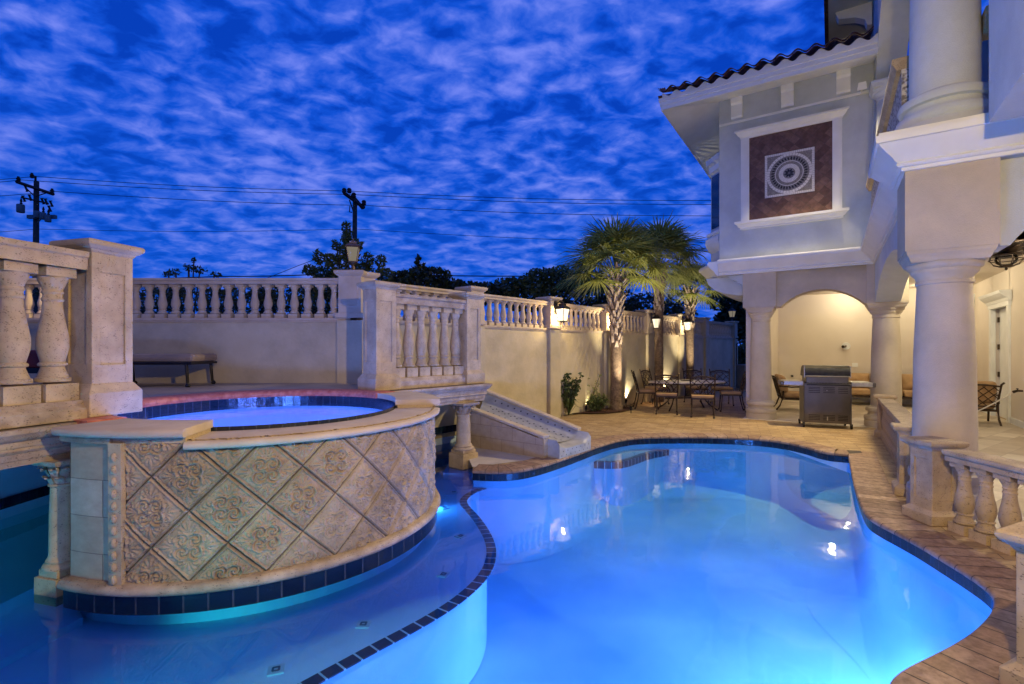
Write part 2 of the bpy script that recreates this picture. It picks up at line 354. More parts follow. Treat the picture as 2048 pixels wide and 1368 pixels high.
MGREY = mkbrick('mosaic_grey', (.26,.24,.22), (.42,.39,.36), (.16,.15,.14), 1, coord='uv', bw=.024, rh=.024, ms=.003, rough=.5, noise=.5, nscale=30, bstr=.2)
MWHITE = mk('mosaic_white', (.62,.60,.57), (.76,.74,.70), ns=40, rough=.4)
MBLACK = mk('mosaic_black', (.012,.012,.012), rough=.3)
CARVE = mk('carved_parapet', (.20,.18,.15), (.60,.56,.48), ns=26, rough=.8, bs=30, bstr=1, lo=.42, hi=.55, bdist=.03)
PAVEL = mk('pale_paving', (.46,.40,.30), (.55,.48,.37), ns=4, rough=.7, bs=40, bstr=.2)
DOTB = mk('black_dot_tile', (.01,.01,.01), rough=.3)
SLIDEM = mk('white_slide_plaster', (.30,.30,.27), (.40,.40,.36), ns=8, rough=.45)

def grout_mix(m_):
    t = m_.node_tree; b = t.nodes['Principled BSDF']; src = b.inputs['Base Color'].links[0].from_socket
    tn = t.nodes.new('ShaderNodeAttribute'); tn.attribute_name = 'tone'; tr_ = t.nodes.new('ShaderNodeValToRGB'); t.links.new(tn.outputs['Fac'], tr_.inputs[0])
    tr_.color_ramp.elements[0].color = (.84,.83,.82,1); tr_.color_ramp.elements[1].color = (1,1,1,1)
    m0 = t.nodes.new('ShaderNodeMix'); m0.data_type = 'RGBA'; m0.blend_type = 'MULTIPLY'; m0.inputs[0].default_value = 1; t.links.new(src, m0.inputs[6]); t.links.new(tr_.outputs[0], m0.inputs[7]); src = m0.outputs[2]
    at = t.nodes.new('ShaderNodeAttribute'); at.attribute_name = 'grout'
    mm = t.nodes.new('ShaderNodeMix'); mm.data_type = 'RGBA'; t.links.new(at.outputs['Fac'], mm.inputs[0]); t.links.new(src, mm.inputs[6]); mm.inputs[7].default_value = (.04,.025,.014,1); t.links.new(mm.outputs[2], b.inputs['Base Color'])
grout_mix(RELIEF)
# ------------------------------------------------------------------ lamps
def plight(name, loc, power, col, radius=.05, spot=None, aim=None, blend=.5):
    ld = bpy.data.lights.new(name, 'SPOT' if spot else 'POINT'); ld.energy = power; ld.color = col; ld.shadow_soft_size = radius
    if spot: ld.spot_size = R(spot); ld.spot_blend = blend
    o = bpy.data.objects.new(name, ld); C.objects.link(o); o.location = loc
    if aim is not None:
        o.rotation_euler = (Vector(aim)-Vector(loc)).to_track_quat('-Z', 'Y').to_euler()
    return o
WARM = (1.0, .72, .36)
POOLB = (.10, .235, 1.0)

# ------------------------------------------------------------------ pool outline
WZ = -.12
edge_px = [(945,941),(985,943),(1030,942),(1075,933),(1120,919),(1160,905),(1200,890),(1240,879),(1280,874),(1340,873),(1420,873),(1500,876),(1560,882),(1610,892),(1650,905),(1699,909),
           (1703,930),(1711,970),(1723,1005),(1735,1030),(1760,1046),(1800,1066),(1840,1087),(1885,1114),(1930,1141),(1968,1166),(1990,1186),(1998,1204),(1990,1228),(1965,1257),(1925,1286),(1875,1312),(1825,1336),(1795,1356),(1781,1382)]
edge = [P(x, y, 0) for x, y in edge_px]
def smooth_line(pts, it=2, closed=False):
    for _ in range(it):
        q = [] if closed else [pts[0]]
        n = len(pts)
        for i in range(n if closed else n-1):
            a, b = pts[i], pts[(i+1) % n]
            q.append((a[0]*.75+b[0]*.25, a[1]*.75+b[1]*.25)); q.append((a[0]*.25+b[0]*.75, a[1]*.25+b[1]*.75))
        if not closed: q.append(pts[-1])
        pts = q
    return pts
edge_tail = [(1.62,2.0),(1.45,1.6),(1.35,.9),(1.2,0),(.9,-1.0),(.2,-1.9),(-1.2,-2.3),(-3.5,-2.3)]
vis = smooth_line(edge[:16], 2)+smooth_line(edge[15:]+edge_tail, 2)[1:]
wall_at = lambda Y: (.883*Y-8.91, Y)
outline = vis+[(-5.0,-2.3),(-5.06,6.9)]+[wall_at(Y) for Y in (7.5,8.4,9.0)]+[(-.62,8.6),(-.45,7.3),(-.62,6.95)]
outline[-1] = (-.52, 6.85)

def arc(r, a0, a1, n, c=(-2.38,4.75)):
    return [(c[0]+r*math.cos(R(a0+(a1-a0)*i/n)), c[1]+r*math.sin(R(a0+(a1-a0)*i/n))) for i in range(n+1)]
SC = (-2.38, 4.75)

MPAT = mk('tile_pattern_blue', (.06,.13,.2), rough=.4)
# ------------------------------------------------------------------ setting: ground, deck, pool
g = MB(); g.sheet([(-500,-500),(500,-500),(500,500),(-500,500)], [[(-13,-7),(22,-7),(22,27),(-13,27)]], -.01)
tag(g.build('ground', GRASS), kind='structure')
d = MB(); d.sheet([(-13,-7),(22,-7),(22,27),(-13,27)], [outline], 0)
tag(d.build('pool_deck', DECK), kind='structure')
# coping ring, basin
cp = MB(); cp.sweep(vis, [(0.0,-.035),(-.012,-.03),(-.02,-.01),(-.012,.008),(.02,.014),(.36,.014),(.365,.0)] if False else [(0,-.04)], caps=False)
def side(pts):   # +1 if pool interior lies to the right of travel
    return 1
cp = MB(); cp.sweep(vis, [(.012,-.035),(.02,-.022),(.015,-.002),(0,.010),(-.33,.010),(-.335,-.0)], uv=True, caps=False)
tag(cp.build('pool_coping', COPE, smooth=50), kind='structure')
tb = MB(); tb.sweep(vis, [(.0,-.128),(.0,-.03)], uv=True, caps=False)
bt_o = tb.build('waterline_tiles', BTILE); tag(bt_o, kind='structure')
ZF = -.98
bs = MB(); bs.sweep(outline, [(-.01,-.0),(-.01,ZF)], closed=True)
bs.sweep(vis, [(-.009,-.30)]+[(-.006+.5*(1-math.cos(t*PI/28)), -.50-.475*math.sin(t*PI/28)) for t in range(15)], caps=False)
bs.sheet(outline, [], ZF)
# swim-out bench at the far side
bench_px = [(1168,922),(1200,925),(1240,925),(1262,920),(1300,906),(1345,898),(1400,896),(1440,888)]
bz = -.24
bench = smooth_line([P(x, y, bz) for x, y in bench_px], 1)
bp = bench+[P(1440,868,0),P(1340,866,0),P(1260,872,0),P(1200,884,0)]
bs.extr([(x, y, bz) for x, y in bp], (0,0,-1.0))
tag(bs.build('pool_basin', PLAST, smooth=50), kind='structure')
bl = MB(); bl.sweep(bench, [(-0.10,bz+.006),(0.006,bz+.006),(0.006,bz-.10)], uv=True); tag(bl.build('bench_edge_tiles', LTILE), kind='structure')
# shallow shelf around the spa
SZ = -.23
led_px = [(1012,967),(975,972),(945,981),(925,993),(918,1005),(927,1018),(945,1037),(960,1060),(970,1080),(975,1103),(970,1130),(955,1155),(930,1180),(895,1207),(850,1235),(800,1262),(745,1290),(680,1325),(600,1368),(520,1412),(430,1470)]
led = [P(x, y, SZ) for x, y in led_px]
led += [(led[-1][0]-.35, led[-1][1]-.45), (-2.6,.9), (-3.3,.55)]
led = smooth_line(led, 2)
shelf = led+[(-3.36,2.95),(-2.95,3.25),(-2.4,5.4),(-.75,7.6)]
sh = MB(); sh.extr([(x, y, SZ) for x, y in shelf], (0,0,ZF-SZ+.01))
# submerged slab under the left bridge column
sh.extr([(-3.55,.9,SZ+.05),(-3.18,.9,SZ+.05),(-2.80,3.2,SZ+.05),(-3.5,3.8,SZ+.05)], (0,0,-.9))
sh.box(-.95,-.35,6.75,7.4,ZF,-.14)
tag(sh.build('shallow_shelf', PLAST, bevel=.01), kind='structure')
lt = MB(); lt.sweep(led, [(.004, SZ-.004),(.004,SZ+.006),(-.082,SZ+.006),(-.084,SZ)] if True else [], uv=True, caps=False)
tag(lt.build('shelf_edge_tiles', LTILE), kind='structure')
lm = MB(); lm.sweep(led, [(.006,SZ-.10),(.006,SZ-.005)], uv=True, caps=False); tag(lm.build('shelf_edge_mosaic', MOSAIC), kind='structure')
for i, (x, y) in enumerate([(908,985),(889,1016),(921,1073),(887,1150),(727,1250),(552,1341)]):
    p = P(x, y, SZ); q = MB(); T_ = frame(p[0], p[1], SZ, R(20+18*i))
    q.box(-.042,.042,-.042,.042,.0,.008,T_)
    dn = ['beside the bridge column','nearest the inner bend of the ledge','on the widest bend of the ledge','beside the curved ledge below the bend','in front of the round spa','closest to the camera'][i]
    root = thing('accent_tile', 'small dark accent tile under water '+dn, 'accent tile', (p[0],p[1],SZ), group='accent tiles on the shallow shelf')
    q.build('tile_slab', LTILE, root)
    q2 = MB()
    for k in range(4):
        T2 = frame(p[0], p[1], SZ+.008, R(20+18*i+90*k)); q2.box(.010,.022,-.018,.018,0,.003,T2)
    q2.build('tile_pattern', MPAT, root)
wt = MB(); wt.box(-5.3,4.6,-3,9.2,ZF-.1,WZ); tag(wt.build('water', WATER), kind='structure')
_t = WATER.node_tree; _v = _t.nodes.new('ShaderNodeVolumePrincipled'); _v.inputs['Color'].default_value = (.12,.34,1,1); _v.inputs['Density'].default_value = .12; _v.inputs['Absorption Color'].default_value = (.1,.5,1,1)
_t.links.new(_v.outputs[0], [n for n in _t.nodes if n.type == 'OUTPUT_MATERIAL'][0].inputs['Volume'])

# tile band in the grotto walls
gb = MB(); gb.sweep([(-5.05,-2),(-5.05,6.88)], [(.0,-.02),(.0,.09)], uv=True, caps=False)
gb.sweep([(-5.04,6.9),(-2.25,7.47),(-.9,8.98)], [(.06,.10),(.06,.22)], uv=True, caps=False)
tag(gb.build('grotto_tile_band', BTILE), kind='structure')

# ------------------------------------------------------------------ raised terrace
TZ = 1.06
BD = Vector((.27,.963)).normalized()        # left balustrade direction
LB1 = Vector((-3.09,3.6)); LB0 = LB1-BD*2.9
RD = Vector((.643,.766)); RN = Vector((.766,-.643))
RC0 = Vector((-1.65,5.96))                    # near corner of the right pier
tpoly = [(-12,-2),(LB0.x,-2),tuple(LB0),(-3.14,3.45)]+arc(1.45, -118, -312, 40)+[tuple(RC0+RN*.03+Vector((.12,.1))), tuple(RC0+RD*1.85+RN*.05),(-.62,8.6),wall_at(9.3),wall_at(7.38),(-12,7.38)]
te = MB(); te.sheet(tpoly, [], TZ); te_o = te.build('raised_terrace', TERR); tag(te_o, kind='structure')
# slab edge and retaining walls below the terrace
rw = MB()
rw.box(-12,-5.07,-2,7.3,-.6,1.05)
rw.extr([(-5.08,6.9,-1.4),(-5.08,7.35,-1.4),(-2.5,7.35,-1.4),(-2.45,7.3,-1.4),(-2.3,7.42,-1.4)], (0,0,2.45))
rw.extr([(*LB0,.84),(-3.2,3.45,.84),(-3.6,4.2,.84),(-3.9,5.4,.84),(-3.4,6.3,.84),(-1.9,6.3,.84),(-1.75,6.1,.84),tuple(RC0+RD*1.8)+(.84,),(-.64,8.5,.84),wall_at(9.2)+(.84,),wall_at(7.4)+(.84,),(-5.2,7.3,.84),(-5.2,.9,.84)], (0,0,.21))
tag(rw.build('terrace_retaining_wall', PLAST), 'plaster retaining walls carrying the raised terrace, seen under the stone bridges', 'retaining wall')

# ------------------------------------------------------------------ spa
spa = thing('spa', 'round raised spa clad in carved diamond stone tiles, glowing violet inside', 'hot tub', (SC[0], SC[1], -.12))
RR = 1.60
a0, a1 = -93.6, 42.0
Z0, Z1 = .05, .985
ns_, nz_ = 1000, 270
ph = np.linspace(R(a0), R(a1), ns_); zz = np.linspace(Z0, Z1, nz_)
PH, ZZ = np.meshgrid(ph, zz)
D = .457; s_ = (PH-R(-79.7))*RR; zt = ZZ-.063
p_ = (s_+zt)/D; q_ = (s_-zt)/D
ip = np.floor(p_); iq = np.floor(q_)
x = p_-ip-.5; y = q_-iq-.5
rng = np.random.RandomState(3)
edge_d = np.minimum(.5-np.abs(x), .5-np.abs(y))
def bump1(v, c, w_): return np.exp(-((v-c)/w_)**2)
h = -.009*(1-np.clip(edge_d/.022, 0, 1))
h += .007*bump1(edge_d, .048, .014) - .003*bump1(edge_d, .078, .012)
lob = np.full_like(x, 9.0); lob_ang = np.zeros_like(x)
for (lx, ly) in ((.165,0),(-.165,0),(0,.165),(0,-.165)):
    dd = np.hypot(x-lx, y-ly); an = np.arctan2(y-ly, x-lx)
    mk_ = dd < lob; lob = np.where(mk_, dd, lob); lob_ang = np.where(mk_, an+math.atan2(ly, lx), lob_ang)
h += .0075*bump1(lob, .148, .019)
inside = lob < .135
h += np.where(inside, .0052*np.sin(lob*78+lob_ang*2.0)*np.clip(lob/.03, 0, 1)+.001, 0)
h += np.where(inside, .004*bump1(lob, .035, .02), 0)
# centre rosette
rc = np.hypot(x, y); ac = np.arctan2(y, x)
h += .006*np.exp(-(rc/.05)**2)*(1+.6*np.cos(8*ac))
# palmette leaves toward the four corners
for k in range(4):
    t = PI/4+k*PI/2; u_ = x*math.cos(t)+y*math.sin(t); v_ = -x*math.sin(t)+y*math.cos(t)
    msk = np.exp(-((u_-.40)/.11)**2)*np.exp(-(v_/(.16*np.clip(.66-u_, .02, 1)/.3))**2)
    h += .006*msk*(.7+.6*np.cos(12*np.arctan2(v_, u_-.27)))
    for sg in (-1, 1):
        dd = np.hypot(u_-.31, v_-sg*.14); h += .005*bump1(dd, .045, .018)+.004*np.exp(-(dd/.018)**2)
# worn noise field
def vnoise(sz, seed):
    r_ = np.random.RandomState(seed); gx = int(4.4/sz)+3; gz = int(1.2/sz)+3; gr = r_.rand(gz, gx)
    fx = (s_-s_.min())/sz; fz = (ZZ-Z0)/sz; ix = fx.astype(int); iz = fz.astype(int); tx = fx-ix; tz = fz-iz
    tx = tx*tx*(3-2*tx); tz = tz*tz*(3-2*tz)
    return (gr[iz, ix]*(1-tx)+gr[iz, ix+1]*tx)*(1-tz)+(gr[iz+1, ix]*(1-tx)+gr[iz+1, ix+1]*tx)*tz
h += (vnoise(.012, 1)-.5)*.0038+(vnoise(.03, 2)-.5)*.0022+(vnoise(.15, 4)-.5)*.004
h *= 1.65*(.6+.8*vnoise(.33, 6))
rad = RR+h
vx = SC[0]+rad*np.cos(PH); vy = SC[1]+rad*np.sin(PH)
verts = np.stack([vx.ravel(), vy.ravel(), ZZ.ravel()], 1)
ii, jj = np.meshgrid(np.arange(ns_-1), np.arange(nz_-1)); b_ = (jj*ns_+ii).ravel()
faces = np.stack([b_, b_+1, b_+1+ns_, b_+ns_], 1)
me = bpy.data.meshes.new('relief_tiles'); me.from_pydata(verts.tolist(), [], faces.tolist()); me.materials.append(RELIEF)
me.polygons.foreach_set('use_smooth', [True]*len(me.polygons))
ga_ = me.attributes.new('grout', 'FLOAT', 'POINT'); ga_.data.foreach_set('value', np.clip(1-edge_d/.020, 0, 1).ravel().astype(np.float32))
tone_ = ((np.sin(ip*12.9898+iq*78.233)*43758.5453) % 1.0)
ta_ = me.attributes.new('tone', 'FLOAT', 'POINT'); ta_.data.foreach_set('value', tone_.ravel().astype(np.float32))
ro = bpy.data.objects.new('relief_tiles', me); C.objects.link(ro); ro.parent = spa; ro.matrix_parent_inverse = Matrix.Translation((SC[0],SC[1],-.12)).inverted()
# core drum (hidden mass), block wall to the left and return wall
def rsweep(mb, a0, a1, prof, n=60, uv=False, caps=True):     # prof (radius, z)
    mb.sweep(arc(1.0, a0, a1, n), [(r_-1.0, z) for r_, z in prof], uv=uv, caps=caps)
# (arc travelled anticlockwise: right of travel = outward)
b = MB(); rsweep(b, -110, -96.6, [(1.598,0.0),(1.598,1.0)], 14, uv=True)
pe = arc(1.598, -110, -110, 1)[0]
b.sweep([(-3.50,4.35),pe], [(0,0),(0,1.0)], uv=True)
b.build('block_wall', BLOCK, spa)
b = MB(); rsweep(b, -96.9, -93.5, [(1.60,.02),(1.635,.02),(1.64,.97),(1.60,.97)], 4)
b.build('corner_pilaster', STONE, spa)
b = MB()
for k in range(11):                                  # carved beads up the pilaster
    a_ = R(-95.2); z_ = .10+k*.078
    T_ = frame(SC[0]+1.642*math.cos(a_), SC[1]+1.642*math.sin(a_), z_, a_-PI/2)
    b.lathe([(.0,-.03),(.012,-.024),(.019,0),(.012,.024),(0,.03)], T_, n=8)
b.build('pilaster_beads', STONE, spa, smooth=60)
b = MB(); rsweep(b, -110.5, 200, [(1.55,-1.3),(1.55,.9),(1.24,.9)], 60); b.build('drum_core', PLAST, spa)
bull = lambda r0, r1, z0, z1: [(r0, z0), (r0, z1), (r1-.02, z1), (r1-.006, z1-.008), (r1, (z0+z1)/2), (r1-.006, z0+.008), (r1-.02, z0)]
b = MB(); rsweep(b, -80.2, 9.0, bull(1.22, 1.665, .925, .975), 60); b.build('spillway_cap', CAST, spa, smooth=45)
b = MB(); rsweep(b, -112.2, -79.6, bull(1.22, 1.675, 1.005, 1.06), 30); b.build('raised_cap', CAST, spa, smooth=45)
b = MB(); rsweep(b, 8.5, 47.0, bull(1.22, 1.67, 1.005, 1.06), 30); b.build('raised_cap', CAST, spa, smooth=45)
b = MB(); rsweep(b, -112.2, -80.0, [(1.24,.9),(1.24,1.005),(1.61,1.005),(1.61,.965)], 30); b.build('cap_riser', STONE, spa); b = MB(); rsweep(b, 8.8, 47.0, [(1.24,.9),(1.24,1.005),(1.6,1.005),(1.6,.98)], 30)
b.build('cap_riser', STONE, spa)
b = MB(); rsweep(b, -112.2, -96.4, [(1.60,.955),(1.625,.96),(1.63,.98),(1.625,1.0),(1.60,1.004)], 12); b.build('bead_moulding', STONE_D, spa, smooth=50)
b = MB(); rsweep(b, -110.5, 40, [(1.58,.0),(1.64,-.004),(1.665,.012),(1.672,.035),(1.66,.058),(1.63,.068),(1.60,.07)], 70); b.build('base_moulding', STONE_D, spa, smooth=50)
b = MB(); rsweep(b, -110.5, 40, [(1.635,-.122),(1.635,0)], 70, uv=True, caps=False); b.build('waterline_tiles', BTILE, spa)
b = MB(); b.sweep(arc(1.215, 360, 0, 80), [(0,.60),(0,1.005)], uv=True, caps=False); b.build('inner_tiles', BTILE, spa)
b = MB(); b.sweep(arc(1.213, 360, 0, 60), [(0,.2),(0,.88)], uv=True, caps=False); b.sheet(arc(1.213, 0, 360, 60)[:-1], [], .25)
b.lathe([(1.213,.55),(1.213,.60)], ID, SC[0], SC[1], 48)
b.build('basin', PLAST, spa)
b = MB(); rsweep(b, 47, 247.5, [(1.205,1.0),(1.198,1.02),(1.2,1.045),(1.22,1.068),(1.46,1.068),(1.46,1.04),(1.46,1.0)], 70, uv=True); b.build('brick_coping', REDC, spa, smooth=50)
b = MB(); b.sheet(arc(1.214, 0, 360, 60)[:-1], [], .925); b.build('spa_water', SPAW, spa, recalc=False)

# ------------------------------------------------------------------ balusters, piers, rails
BAL = [(.50,.13),(.50,.14),(.97,.145),(1.0,.16),(.97,.175),(.86,.18),(.80,.20),(.66,.245),(.64,.258),(.78,.265),(.80,.275),(.76,.285),(.66,.292),(.72,.32),(.86,.38),(.90,.42),(.88,.47),(.80,.53),(.68,.60),(.58,.68),(.54,.745),(.60,.752),(.61,.765),(.55,.775),(.54,.80),(.60,.808),(.60,.82),(.55,.83),(.60,.85),(.72,.88),(.82,.91),(.84,.93)]
def baluster_mesh(h_, w_, n=20, top=.93, square=False):
    b = MB(); hw = w_/2
    b.box(-hw,hw,-hw,hw,0,.13*h_); b.box(-hw*.9,hw*.9,-hw*.9,hw*.9,top*h_,h_)
    b.lathe([(r_*hw, z*h_) for r_, z in BAL], n=n)
    return b
_bal = {}
def baluster(key, h_, w_, mat, parent, loc, rz, n=20):
    if key not in _bal:
        o = baluster_mesh(h_, w_, n).build('baluster', mat, parent, smooth=40); _bal[key] = o
    else:
        o = _bal[key].copy(); C.objects.link(o); o.parent = parent
    o.matrix_parent_inverse = Matrix.Translation(parent['_w']).inverted(); o.location = loc; o.rotation_euler = (0, 0, rz); return o
def pier(name, parent, cx, cy, z0, w_, h_, ang, mat, base=.2, panel=True):
    T_ = frame(cx, cy, z0, ang); hw = w_/2
    r_ = bpy.data.objects.new(name, None); C.objects.link(r_); r_.parent = parent; r_['_w'] = parent['_w']
    r_.matrix_parent_inverse = Matrix()
    b = MB(); b.sqlathe([(hw+.045,0),(hw+.045,base*.72),(hw+.03,base*.82),(hw+.004,base)], T_); b.build('pier_base', mat, r_, bevel=.006)
    b = MB(); zt_ = h_-.09; b.box(-hw+.014,hw-.014,-hw+.014,hw-.014,base-.02,zt_,T_)
    if panel:
        c_ = w_*.2
        for sx in (-1,1):
            for sy in (-1,1): b.box(min(sx*hw,sx*(hw-c_)),max(sx*hw,sx*(hw-c_)),min(sy*hw,sy*(hw-c_)),max(sy*hw,sy*(hw-c_)),base-.01,zt_,T_)
        e_ = .0015
        b.box(-hw+e_,hw-e_,-hw+e_,hw-e_,base-.012,base+.11*h_,T_); b.box(-hw+e_,hw-e_,-hw+e_,hw-e_,zt_-.11*h_,zt_+.004,T_)
    b.build('pier_shaft', mat, r_, bevel=.004)
    b = MB(); b.sqlathe([(hw+.003,zt_-.002),(hw+.012,zt_+.012),(hw+.016,zt_+.02),(hw+.03,zt_+.028),(hw+.052,zt_+.048),(hw+.056,zt_+.062),(hw+.056,zt_+.078),(hw+.046,h_)], T_); b.build('pier_cap', mat, r_, bevel=.004)
    return r_

# left balustrade on the bridge
lbal = thing('terrace_balustrade', 'large pitted stone balustrade with one panelled pier at the left edge', 'balustrade', (LB1.x, LB1.y, TZ))
angL = math.atan2(BD.y, BD.x)-PI/2
LPc = LB1+BD*.165+Vector((-BD.y,BD.x))*.165
pier('pier', lbal, LPc.x, LPc.y, TZ+.01, .30, 1.31, angL, STONE, base=.24)
ctr = LPc-BD*.16
b = MB(); e0 = LB0+Vector((-BD.y,BD.x))*.165-BD*.1
b.sweep([tuple(ctr), tuple(e0)], [(-.13,2.15),(-.13,2.235),(-.145,2.245),(-.145,2.285),(.145,2.285),(.145,2.245),(.13,2.235),(.13,2.15)])
b.build('rail', STONE, lbal, bevel=.004)
b = MB(); b.sweep([tuple(ctr), tuple(e0)], [(-.17,1.062),(-.17,1.14),(-.14,1.165),(-.125,1.2),(.125,1.2),(.14,1.165),(.17,1.14),(.17,1.062)])
b.build('plinth', STONE_D, lbal, bevel=.004)
for k in range(11):
    p = ctr-BD*(.145+.232*k); baluster('big', .95, .205, STONE, lbal, (p.x,p.y,1.2), angL, 32)
# second pair: right balustrade
rbal = thing('terrace_balustrade', 'short stone balustrade with six balusters between two panelled piers behind the spa', 'balustrade', (RC0.x, RC0.y, TZ))
angR = math.atan2(RD.y, RD.x)
q1 = RC0+RD*.15-RN*.15; q2 = RC0+RD*1.70-RN*.15
pier('pier', rbal, q1.x, q1.y, TZ, .29, 1.34, angR, STONE, base=.2)
pier('pier', rbal, q2.x, q2.y, TZ, .29, 1.34, angR, STONE, base=.2)
s1 = q1+RD*.14; s2 = q2-RD*.14
b = MB(); b.sweep([tuple(s1), tuple(s2)], [(-.11,2.15),(-.11,2.23),(-.13,2.24),(-.13,2.28),(.13,2.28),(.13,2.24),(.11,2.23),(.11,2.15)]); b.build('rail', STONE_D, rbal, bevel=.004)
b = MB(); b.sweep([tuple(s1), tuple(s2)], [(-.15,1.062),(-.15,1.15),(-.11,1.2),(.11,1.2),(.15,1.15),(.15,1.062)]); b.build('plinth', STONE_D, rbal, bevel=.004)
for k in range(6):
    p = s1+(s2-s1)*((k+.5)/6); baluster('mid', .95, .175, STONE, rbal, (p.x,p.y,1.2), angR, 24)

# bridges with corinthian columns
def corinthian(parent, x, y, zb, zt_, r_, ang, ped, pedz0):
    T_ = frame(x, y, 0, ang); root = bpy.data.objects.new('column', None); C.objects.link(root); root.parent = parent; root['_w'] = parent['_w']
    b = MB(); b.box(-ped/2,ped/2,-ped/2,ped/2,pedz0,zb-.05,T_); b.box(-ped*.42,ped*.42,-ped*.42,ped*.42,zb-.05,zb,T_); b.build('pedestal', STONE, root, bevel=.006)
    b = MB(); hc = .17
    b.lathe([(r_*1.45,zb),(r_*1.5,zb+.015),(r_*1.4,zb+.03),(r_*1.15,zb+.04),(r_*1.25,zb+.055),(r_*1.1,zb+.07),(r_,zb+.09),(r_*.97,(zb+zt_)/2),(r_*.88,zt_-hc-.02),(r_*1.05,zt_-hc-.012),(r_*1.05,zt_-hc),(r_*.85,zt_-hc+.002)], T_, n=28); b.build('shaft', STONE, root, smooth=40)
    b = MB(); b.lathe([(r_*.84,zt_-hc),(r_*.86,zt_-hc*.5),(r_*1.2,zt_-.035),(r_*1.25,zt_-.03)], T_, n=20)
    b.sqlathe([(r_*1.5,zt_-.032),(r_*1.6,zt_-.012),(r_*1.6,zt_)], T_)
    for row, (z_, n_, out, s__) in enumerate(((zt_-hc+.0, 8, 1.0, .055),(zt_-hc+.055, 8, 1.08, .06))):
        for k in range(n_):
            a_ = 2*PI*(k+.5*row)/n_; T2 = lambda X,Y,Z,a_=a_,z_=z_: T_((X)*math.cos(a_)-Y*math.sin(a_), X*math.sin(a_)+Y*math.cos(a_), z_+Z)
            ro_ = r_*.86*out
            pts = [(ro_,0),(ro_+.010,s__*.5),(ro_+.022,s__*.85),(ro_+.036,s__),(ro_+.040,s__*.85),(ro_+.030,s__*.7)]
            ww = [.022,.028,.024,.016,.012,.005]
            vs = []; fs = []
            for (rr_, z2), w_ in zip(pts, ww): vs += [T2(rr_,-w_,z2), T2(rr_+.008,0,z2+.003), T2(rr_,w_,z2)]
            for i in range(5): fs += [(3*i,3*i+1,3*i+4,3*i+3),(3*i+1,3*i+2,3*i+5,3*i+4)]
            b.add(vs, fs)
    for k in range(4):
        a_ = PI/4+k*PI/2
        for rr_ in (.014,.022):
            pts = [(r_*1.2*math.cos(a_)+(.0+rr_*math.cos(t))*math.cos(a_)+.022*math.cos(a_), r_*1.2*math.sin(a_)+(rr_*math.cos(t))*math.sin(a_)+.022*math.sin(a_), zt_-.058+rr_*math.sin(t)) for t in [i*PI/5 for i in range(9)]]
            b.tube(pts, .006, T_, n=6)
    b.build('capital', STONE_D, root, smooth=40)
    return root
def entab(path, parent, name='entablature'):
    b = MB(); b.sweep(path, [(-.25,.80),(.0,.80),(.0,.838),(.012,.842),(.012,.885),(.022,.89),(.03,.905),(.022,.92),(.028,.93),(.028,.965),(.05,.975),(.068,.995),(.075,1.01),(.085,1.02),(.088,1.035),(.085,1.052),(-.25,1.052)])
    return b.build(name, STONE_D, parent, smooth=30)
br1 = thing('stone_bridge', 'moulded stone beam on a small leafy column, carrying the large near balustrade on the left', 'bridge', (-3.3,3.5,-.2))
Lp = Vector((-BD.y,BD.x))
entab([tuple(LB0+Lp*.03), tuple(LB1+BD*.03+Lp*.03), tuple(LB1+BD*.2+Lp*.6)][:2], br1)
cpos = P(120, 1196, WZ); corinthian(br1, -3.17+.0, 3.46, .045, .80, .074, angL, .215, -.30)
br2 = thing('stone_bridge', 'moulded stone beam on a small leafy column between the spa and the slide', 'bridge', (-.7,7.1,-.2))
entab([tuple(RC0+RN*.05-RD*.1), tuple(RC0+RN*.05+RD*1.86), tuple(RC0-RN*.35+RD*1.86)], br2)
corinthian(br2, -.70, 7.08, .13, .80, .105, angR, .30, -1.0)

# ------------------------------------------------------------------ boundary walls
def wall_section(root, p0, p1, zb, nb_mode, piers, mat=STUCCO, ledge=True):
    p0 = Vector(p0); p1 = Vector(p1); d_ = (p1-p0).normalized(); ln = (p1-p0).length; ang = math.atan2(d_.y, d_.x)
    T_ = frame(p0.x, p0.y, 0, ang)
    b = MB(); b.box(0,ln,.0,.24,zb,2.0,T_); b.build('wall_panel', mat, root)
    b = MB(); b.box(0,ln,-.035,.27,2.0,2.035,T_); b.box(0,ln,-.02,.26,1.975,2.0,T_); b.build('ledge', CAST, root)
    b = MB(); b.box(0,ln,.0,.24,2.55,2.60,T_); b.box(0,ln,-.025,.265,2.60,2.635,T_); b.build('rail', CAST, root)
    ps = sorted(piers)
    for s0 in ps:
        b = MB(); b.box(s0-.19,s0+.19,-.08,.3,zb,1.997,T_); b.build('pilaster', mat, root)
        b = MB(); b.box(s0-.22,s0+.22,-.09,.3,2.035,2.11,T_); b.box(s0-.17,s0+.17,-.07,.28,2.11,2.66,T_)
        b.box(s0-.12,s0+.12,-.078,.1,2.22,2.55,T_)
        T2 = lambda x_, y_, z_, s0=s0: T_(s0+x_, .105+y_, z_)
        b.sqlathe([(.175,2.655),(.19,2.665),(.215,2.69),(.225,2.71),(.225,2.735),(.21,2.745)], T2); b.build('wall_pier', CAST, root, bevel=.004)
    for i in range(len(ps)-1):
        a_, b2 = ps[i]+.2, ps[i+1]-.2; n_ = max(1, int(round((b2-a_)/.198)))
        for k in range(n_):
            s0 = a_+(b2-a_)*(k+.5)/n_; x_, y_, _ = T_(s0,.12,0)
            baluster('wall', .515, .14, CAST, root, (x_,y_,2.035), ang, 14)
    return T_, ang
Y7 = 7.38
wl = thing('boundary_wall', 'long facing garden wall with balusters on top, behind the spa and the sun lounger', 'wall', (-5,Y7,0))
wall_section(wl, (-9.6,Y7), (-2.42,Y7), .9, 0, [.2,1.7,3.15,7.18-.0])
